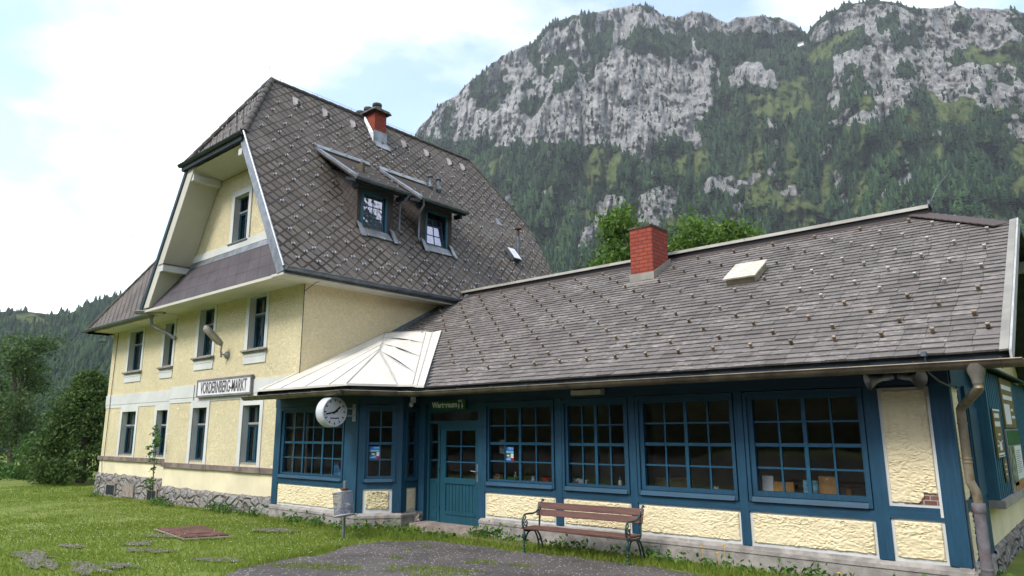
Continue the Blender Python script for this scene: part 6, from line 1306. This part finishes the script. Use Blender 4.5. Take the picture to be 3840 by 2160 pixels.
t_ = thing('folded_paper', (-6.6, 11.7, WB), 'thin folded white paper lying at the left of the third window', 'paper'); mb = MB(); mb.slab([(-6.7, 11.66, WB+.01), (-6.42, 11.68, WB+.02), (-6.4, 11.76, WB+.03), (-6.72, 11.74, WB+.015)], (0, 0, .012)); mb.build('sheet', simple('white_paper', (.55, .5, .44), .8, .1, 12, 0), t_)
t_ = thing('paper_scrap', (-5.5, 11.7, WB), 'crumpled white paper scrap at the right of the third window', 'paper')
mb = MB()
for k in range(4): c = Vector((-5.49+random.gauss(0, .03), 11.72, WB+.045)); mb.slab([c+Vector((-.05, 0, -.045)), c+Vector((.06, .02, -.045)), c+Vector((.0+random.gauss(0, .02), .03, .06))], (.002, .008, 0))
mb.build('sheets', simple('white_scrap', (.6, .6, .58), .8, .1, 12, 0), t_)
def framed(x0, x1, z1, m_, nm, lab, cat, feet=False, hook=False):
    t2 = thing(nm, ((x0+x1)/2, 11.72, WB), lab, cat); mb = MB(); mb.slab([(x0+.03, 11.70, WB), (x1+.03, 11.70, WB), (x1, 11.80, WB+z1), (x0, 11.80, WB+z1)], (0, .014, .002)); mb.build('panel', m_, t2)
    if hook: mb = MB(); mb.box((x0+x1)/2-.012, (x0+x1)/2+.02, 11.775, 11.79, WB+z1-.055, WB+z1-.02); mb.build('hook', offwhite, t2)
    if feet:
        mb = MB()
        for q in (x0+.06, x1-.02): mb.box(q-.03, q+.03, 11.70, 11.715, WB+.055, WB+.068)
        mb.build('clip', black, t2)
framed(-4.66, -4.48, .30, simple('white_panel', (.78, .80, .79), .7, .05, 6, 0), 'picture_panel', 'plain white panel leaning at the left of the last window', 'panel')
framed(-4.47, -4.15, .215, wood_l, 'picture_panel', 'wide low orange-brown picture back in the last window', 'panel', True)
framed(-4.00, -3.77, .255, simple('sky_blue_canvas', (.26, .60, .76), .7, .35, 9, 0), 'picture_panel', 'pale blue painted canvas standing in the last window', 'panel')
framed(-3.755, -3.50, .325, wood_l, 'picture_panel', 'tall orange-brown picture back with a white hook', 'panel', True, True)
t_ = thing('work_table', (-3.2, 12.6, -2.06), 'old wooden table with brown top inside the hall', 'table'); mb = MB(); mb.box(-4.6, -2.2, 12.3, 13.0, -.93, -.88); mb.build('tabletop', brushwood('brown_table_wood', (.10, .048, .022), 0, .6, .2), t_)
for x_, y_ in ((-4.5, 12.4), (-3.48, 12.4), (-2.3, 12.4), (-2.3, 12.9), (-4.5, 12.9)): mb = MB(); mb.box(x_-.035, x_+.035, y_-.035, y_+.035, -2.06, -.93); mb.build('leg', wood_l, t_)
t_ = thing('plastic_bag', (-14.66, 10.52, -1.085), 'crumpled blue plastic bag behind the bay window', 'bag')
mb = MB(); nx_ = 9; V0 = []
for j in range(7):
    for i in range(12):
        a = 2*PI*i/12; f = j/6; r_ = (.30*(1-f*.72))*(1+.35*mnoise.noise(Vector((i*.9, j*.8, 3)))); V0.append(Vector((-14.66-.10*f+r_*math.cos(a), 10.50+.42*r_*math.sin(a), -1.08+.27*f*(1+.25*mnoise.noise(Vector((i*.7, 1, 9)))))))
mb.v = V0; mb.f = [[j*12+i, j*12+(i+1) % 12, (j+1)*12+(i+1) % 12, (j+1)*12+i] for j in range(6) for i in range(12)]; mb.uv = [None]*72; mb.build('bag_body', simple('blue_plastic_film', (.10, .33, .62), .35, .25, 12, .3, 20, 0, .5, bd=.02), t_)
for sx_ in (-.05, .06): mb = MB(); mb.slab([(-14.80+sx_, 10.48, -.84), (-14.72+sx_, 10.48, -.84), (-14.76+sx_, 10.50, -.72)], (.0, .008, 0)); mb.build('handle', bpy.data.materials['blue_plastic_film'], t_)
t_ = thing('white_pipe', (-16.35, 10.75, -2.06), 'pale upright strip standing behind the left bay window panes', 'pipe'); mb = MB(); mb.box(-16.50, -16.42, 10.72, 10.76, -2.06, .45); mb.build('strip', m_stucco('flaky_white', (.62, .58, .48), 50, .02), t_)
# boards on the right end
XB = -1.575
FBd = Fr(XB+.01, 13.35, 0, 1)
olive = simple('olive_info_board', (.16, .13, .045), .6, .1, 5, 0)
def board(y0, y1, z0, z1, m_, nm, lab, cat='sign'):
    t2 = thing(nm, (XB, (y0+y1)/2, z0), lab, cat, None); MB().fb(Fr(XB, 0, 0, 1), y0, y1, .02, .045, z0, z1).build('board', m_, t2); return t2
F0 = Fr(XB, 0, 0, 1)
def strips(t2, L, m_): 
    for y0, y1, z0, z1 in L: MB().fb(F0, y0, y1, .045, .049, z0, z1).build('printed_line', m_, t2)
t2 = board(13.55, 14.35, -.46, .30, olive, 'info_board', 'smaller olive-brown info board with white text strips, nearest the downpipe'); strips(t2, [(13.55, 14.35, .27, .30), (13.66, 14.22, .16, .23), (13.62, 14.25, .02, .10), (13.85, 14.1, -.12, -.09), (13.66, 14.28, -.22, -.20), (13.85, 14.12, -.36, -.20), (13.6, 13.78, -.30, -.27), (13.6, 14.3, -.43, -.40), (13.55, 14.35, -.46, -.45)], pw_)
t2 = board(15.0, 16.7, .0, .88, olive, 'info_board', 'tall olive-brown info board with paper sheets, highest on the cladding'); strips(t2, [(15.1, 16.5, .68, .76), (15.15, 16.5, .50, .58), (15.15, 15.95, .06, .42), (16.1, 16.4, .30, .35), (16.1, 16.6, .17, .22)], pw_)
t2 = board(14.85, 16.9, -1.12, -.02, zinc, 'hiking_map', 'grey-framed green hiking map board below the tall info board', 'map board')
for nm, m_, y0, y1, z0, z1 in (('header', grn, 14.98, 16.85, -.30, -.05), ('panorama', simple('map_picture', (.16, .19, .14), .5, .8, 6, 0), 14.98, 15.75, -1.0, -.33), ('text_panel', pw_, 15.75, 16.8, -.92, -.33), ('picture', simple('map_orange', (.35, .18, .09), .5, .3, 8, 0), 15.2, 16.8, -1.08, -.94)): MB().fb(F0, y0, y1, .045, .05, z0, z1).build(nm, m_, t2)
for k in range(12): 
    z = -.42-.035*k; MB().fb(F0, 15.85, 16.6-.1*(k % 3), .05, .0515, z, z+.01).build('printed_line', grn, t2)
t2 = thing('oval_plaque', (XB, 14.25, -.75), 'small oval olive plaque with white lines under the smaller info board', 'sign'); mb = MB(); P = [F0.p(14.25+.17*math.cos(2*PI*k/24), .03, -.68+.20*math.sin(2*PI*k/24)) for k in range(24)]; mb.slab(P, (.015, 0, 0)); mb.build('plate', olive, t2)
for z in (-.60, -.68, -.76): MB().fb(F0, 14.16, 14.34, .045, .0475, z, z+.02).build('printed_line', pw_, t2)
# rusty plate in the lawn
t_ = thing('steel_cover', (-15.75, 7.5, -2.19), 'rusty steel hatch cover in a concrete rim lying in the lawn', 'hatch cover')
P = [Vector((p.x, p.y, -2.175)) for p in PLATE]; c = sum(P, Vector())/4
mb = MB(); mb.slab([c+(p-c)*1.0 for p in P], (0, 0, .045)); mb.slab([c+(p-c)*.55+Vector((0, 0, .045)) for p in P], (0, 0, .012)); mb.build('plate', rust_m, t_)
mb = MB(); 
for i in range(4):
    a, b_ = P[i], P[(i+1) % 4]; mb.slab([c+(a-c)*1.01, c+(b_-c)*1.01, c+(b_-c)*1.10, c+(a-c)*1.10], (0, 0, .022))
mb.build('rim', stepstone, t_)
# ------------------------------------------------------------------ trees and shrubs
def tree(name, base, trunk_h, r0, clumps, leafn, spread, leafsize, mat, lab, cat, seed, limbs=7, group=None):
    r = np.random.default_rng(seed); t2 = thing(name, base, lab, cat, group); bv = Vector(base); mb = MB(); top = bv+Vector((0, 0, trunk_h))
    mb.tube([bv-Vector((0, 0, .3)), bv+Vector((.05, .02, trunk_h*.4)), top, top+Vector((.1, 0, trunk_h*.3))], [r0*1.25, r0, r0*.7, r0*.3], 9)
    sel = r.choice(len(clumps), min(limbs, len(clumps)), False)
    for i in sel:
        e = Vector(clumps[i]); s = bv+Vector((0, 0, trunk_h*r.uniform(.5, 1.05))); m_ = (s+e)/2+Vector((0, 0, (e-s).length*.08)); mb.tube([s, m_, e], [r0*.4, r0*.25, r0*.08], 6)
    mb.build('trunk', bark, t2, True)
    C = np.array(clumps)-np.array(base); ti = np.clip(.25+.5*r.random(len(C)), 0, 1); v_, f_, q_ = leafcloud(C, leafn, spread, leafsize, r, 1.2, ti); o = np_mesh('crown', v_, f_, mat, t2, {'tint': q_}); return t2
def crown_pts(r, c, rad, n_, shell=.55):
    o = []
    while len(o) < n_:
        p = r.normal(0, 1, 3); p /= np.linalg.norm(p); q = shell+(1-shell)*r.random(); p = p*q*np.array(rad)*(1+.22*math.sin(5*p[0]+3*p[2])+.15*math.sin(9*p[1]+2))
        o.append(tuple(np.array(c)+p))
    return o
r1_ = np.random.default_rng(21)
tree('maple_tree', (-16.5, 31, -3), 6.5, .28, crown_pts(r1_, (-18.7, 31, 9.0), (1.2, 1.4, 2.0), 50)+crown_pts(r1_, (-16.3, 31.5, 7.8), (2.2, 2.0, 2.1), 75)+crown_pts(r1_, (-14.0, 31, 8.0), (1.9, 1.8, 2.2), 80)+crown_pts(r1_, (-12.3, 31.2, 7.6), (1.2, 1.6, 2.0), 50)+crown_pts(r1_, (-20.2, 31, 7.0), (1.2, 1.4, 1.6), 40)+crown_pts(r1_, (-18.9, 30.8, 10.9), (.7, .7, .9), 22), 62, .32, .125, leaf_maple, 'bright green maple tree behind the hall roof and its brick chimney', 'tree', 31, 18)
r1_ = np.random.default_rng(22); cl = []
for k in range(330):
    f = r1_.random()**.8; a = r1_.random()*2*PI; rr = (2.45*(1-f)**.8+.10)*(1 if f > .12 else .75+2*f)*r1_.uniform(.72, 1.08); cl.append((-40.2+rr*1.08*math.cos(a), 13.2+rr*math.sin(a), -2.5+.1+5.3*f))
tree('thuja', (-40.2, 13.2, -2.7), 3, .2, cl, 60, .22, .10, leaf_thuja, 'dense dark conical thuja beside the left corner of the house', 'conifer', 32, 5)
r1_ = np.random.default_rng(23)
for i, (x_, y_, w_, h_, n_, lab) in enumerate(((-45.6, 13.2, 1.1, 2.1, 90, 'middle clipped green hedge shrub left of the dark thuja'), (-47.7, 13.2, .9, 1.8, 60, 'lower rounded hedge shrub at the left end of the row'), (-43.8, 12.9, 1.0, 2.4, 90, 'taller hedge shrub touching the dark thuja'))):
    cl = [(x_+w_*1.0*r1_.uniform(-1, 1), y_+w_*.8*r1_.uniform(-1, 1), -2.5+h_*r1_.random()**.8) for _ in range(n_)]
    tree('hedge_shrub', (x_, y_, -2.65), .8, .08, cl, 55, .22, .085, leaf_hedge, lab, 'shrub', 40+i, 4, 'hedge shrubs left of the house')
r1_ = np.random.default_rng(25)
def spreading(x_, y_, H_, W_, n_, seed, lab, size=.12, dens=30):
    cl = []
    r = np.random.default_rng(seed)
    for b in range(n_//7):
        f = r.random()**.7; a = r.random()*2*PI; rr = W_*(1-.55*f)*r.uniform(.25, 1); c = np.array([x_+rr*math.cos(a), y_+rr*math.sin(a), -2.6+H_*(.10+.88*f)])
        for q in range(7): cl.append(tuple(c+r.normal(0, 1, 3)*np.array([.62, .62, .22])*W_*.18))
    tree('leafy_tree', (x_, y_, -2.8), H_*.55, .2, cl, dens, .42, size, leaf_dark, lab, 'tree', seed, 22, 'dark leafy trees at the left edge')
spreading(-57.5, 14.5, 9.2, 2.9, 240, 51, 'tallest dark leafy tree at the left edge with open branches'); spreading(-54.0, 16.5, 4.8, 1.9, 130, 52, 'lower dark tree with layered branches behind the hedge shrubs'); spreading(-61.5, 13.5, 6.5, 2.8, 200, 53, 'dark bushy tree cut by the left picture edge')
cl = [(-50+9*random.random()-4.5, 12.4+random.gauss(0, .35), -2.55+.55*random.random()) for _ in range(130)]; v_, f_, q_ = leafcloud(np.array(cl), 30, .2, .09, rng, .8)
tag(np_mesh('undergrowth', v_, f_, leaf_hedge, None, {'tint': q_}), 'low tangled undergrowth along the far lawn edge', 'undergrowth', None, 'stuff')
# thin sapling at the house corner
t_ = thing('sapling', (-24.62, 10.3, -2.25), 'thin green sapling with arching leaves at the step of the house front', 'sapling')
mb = MB(); mb.tube([(-24.62, 10.3, -2.3), (-24.66, 10.28, -1.2), (-24.60, 10.26, -.3), (-24.62, 10.25, .28)], [.022, .018, .012, .005], 7); mb.build('trunk', bark, t_, True)
cl = []; rq = np.random.default_rng(61)
for z, w_, k in ((.2, .10, 3), (.0, .2, 5), (-.2, .26, 5), (-.4, .34, 6), (-.62, .30, 4), (-.85, .22, 2), (-1.15, .18, 2), (-1.5, .34, 5), (-1.75, .22, 3)):
    for _ in range(k): a = rq.random()*2*PI; q = rq.random(); cl.append((-24.62+w_*q*math.cos(a)-(.18 if z < -1 else .04), 10.25+.5*w_*q*math.sin(a), z-.10*q))
v_, f_, q_ = leafcloud(np.array(cl)-np.array(t_.location), 12, .05, .05, rq, .6); np_mesh('foliage', v_, f_, weed_m, t_, {'tint': q_})
# bushes at the right edge behind the hall
r1_ = np.random.default_rng(27)
tree('bush', (-.6, 24, -2.4), 1, .08, crown_pts(r1_, (-.4, 24, .2), (1.6, 1.6, 2.4), 90), 50, .28, .10, leaf_dark, 'dark green bush at the right edge beyond the hall', 'bush', 71, 5)
# hut high on the saddle of the mountain
az_h, el_h, R_h = math.radians(15.99), math.radians(28.5), 1290
hc = Vector((-math.sin(az_h)*R_h, math.cos(az_h)*R_h, R_h*math.tan(el_h)))
t_ = thing('mountain_hut', hc, 'tiny pale hut on the grassy saddle high on the mountain', 'hut'); mb = MB(); mb.box(hc.x-5, hc.x+5, hc.y-3, hc.y+3, hc.z-5, hc.z+2); mb.build('wall', white, t_); mb = MB(); mb.slab([(hc.x-6, hc.y-5, hc.z+1.6), (hc.x+6, hc.y-5, hc.z+1.6), (hc.x+6, hc.y, hc.z+4), (hc.x-6, hc.y, hc.z+4)], (0, 0, .4)); mb.slab([(hc.x-6, hc.y+5, hc.z+1.6), (hc.x-6, hc.y, hc.z+4), (hc.x+6, hc.y, hc.z+4), (hc.x+6, hc.y+5, hc.z+1.6)], (0, 0, .4)); mb.build('roof', zinc, t_)
# ------------------------------------------------------------------ haze: pale air between here and the mountain
hz = NT('pale_air'); vp = hz.new('VolumePrincipled'); vp.inputs['Color'].default_value = (.86, .93, 1, 1); vp.inputs['Density'].default_value = .00010; vp.inputs['Anisotropy'].default_value = .2
hz.ln(vp.outputs[0], hz.out.inputs['Volume'])
mb = MB(); mb.box(-2300, 2300, -2300, 2300, -160, 1500); o = mb.build('haze', hz.m); tag(o, 'pale blue haze filling the valley air', 'haze', None, 'stuff')

t_ = thing('kerb_stone', (-10.9, 10.68, -2.2), 'narrow worn stone kerb in the grass before the door step', 'kerb')
for a0, a1 in ((-11.85, -10.95), (-10.94, -10.0), (-9.98, -8.9)): mb = MB(); mb.hexa([(a0,10.60,-2.3),(a1,10.62,-2.3),(a1,10.80,-2.3),(a0,10.78,-2.3),(a0+.01,10.61,-2.135),(a1-.01,10.63,-2.14),(a1-.01,10.79,-2.14),(a0+.01,10.77,-2.135)]); mb.build('stone', stepstone, t_)
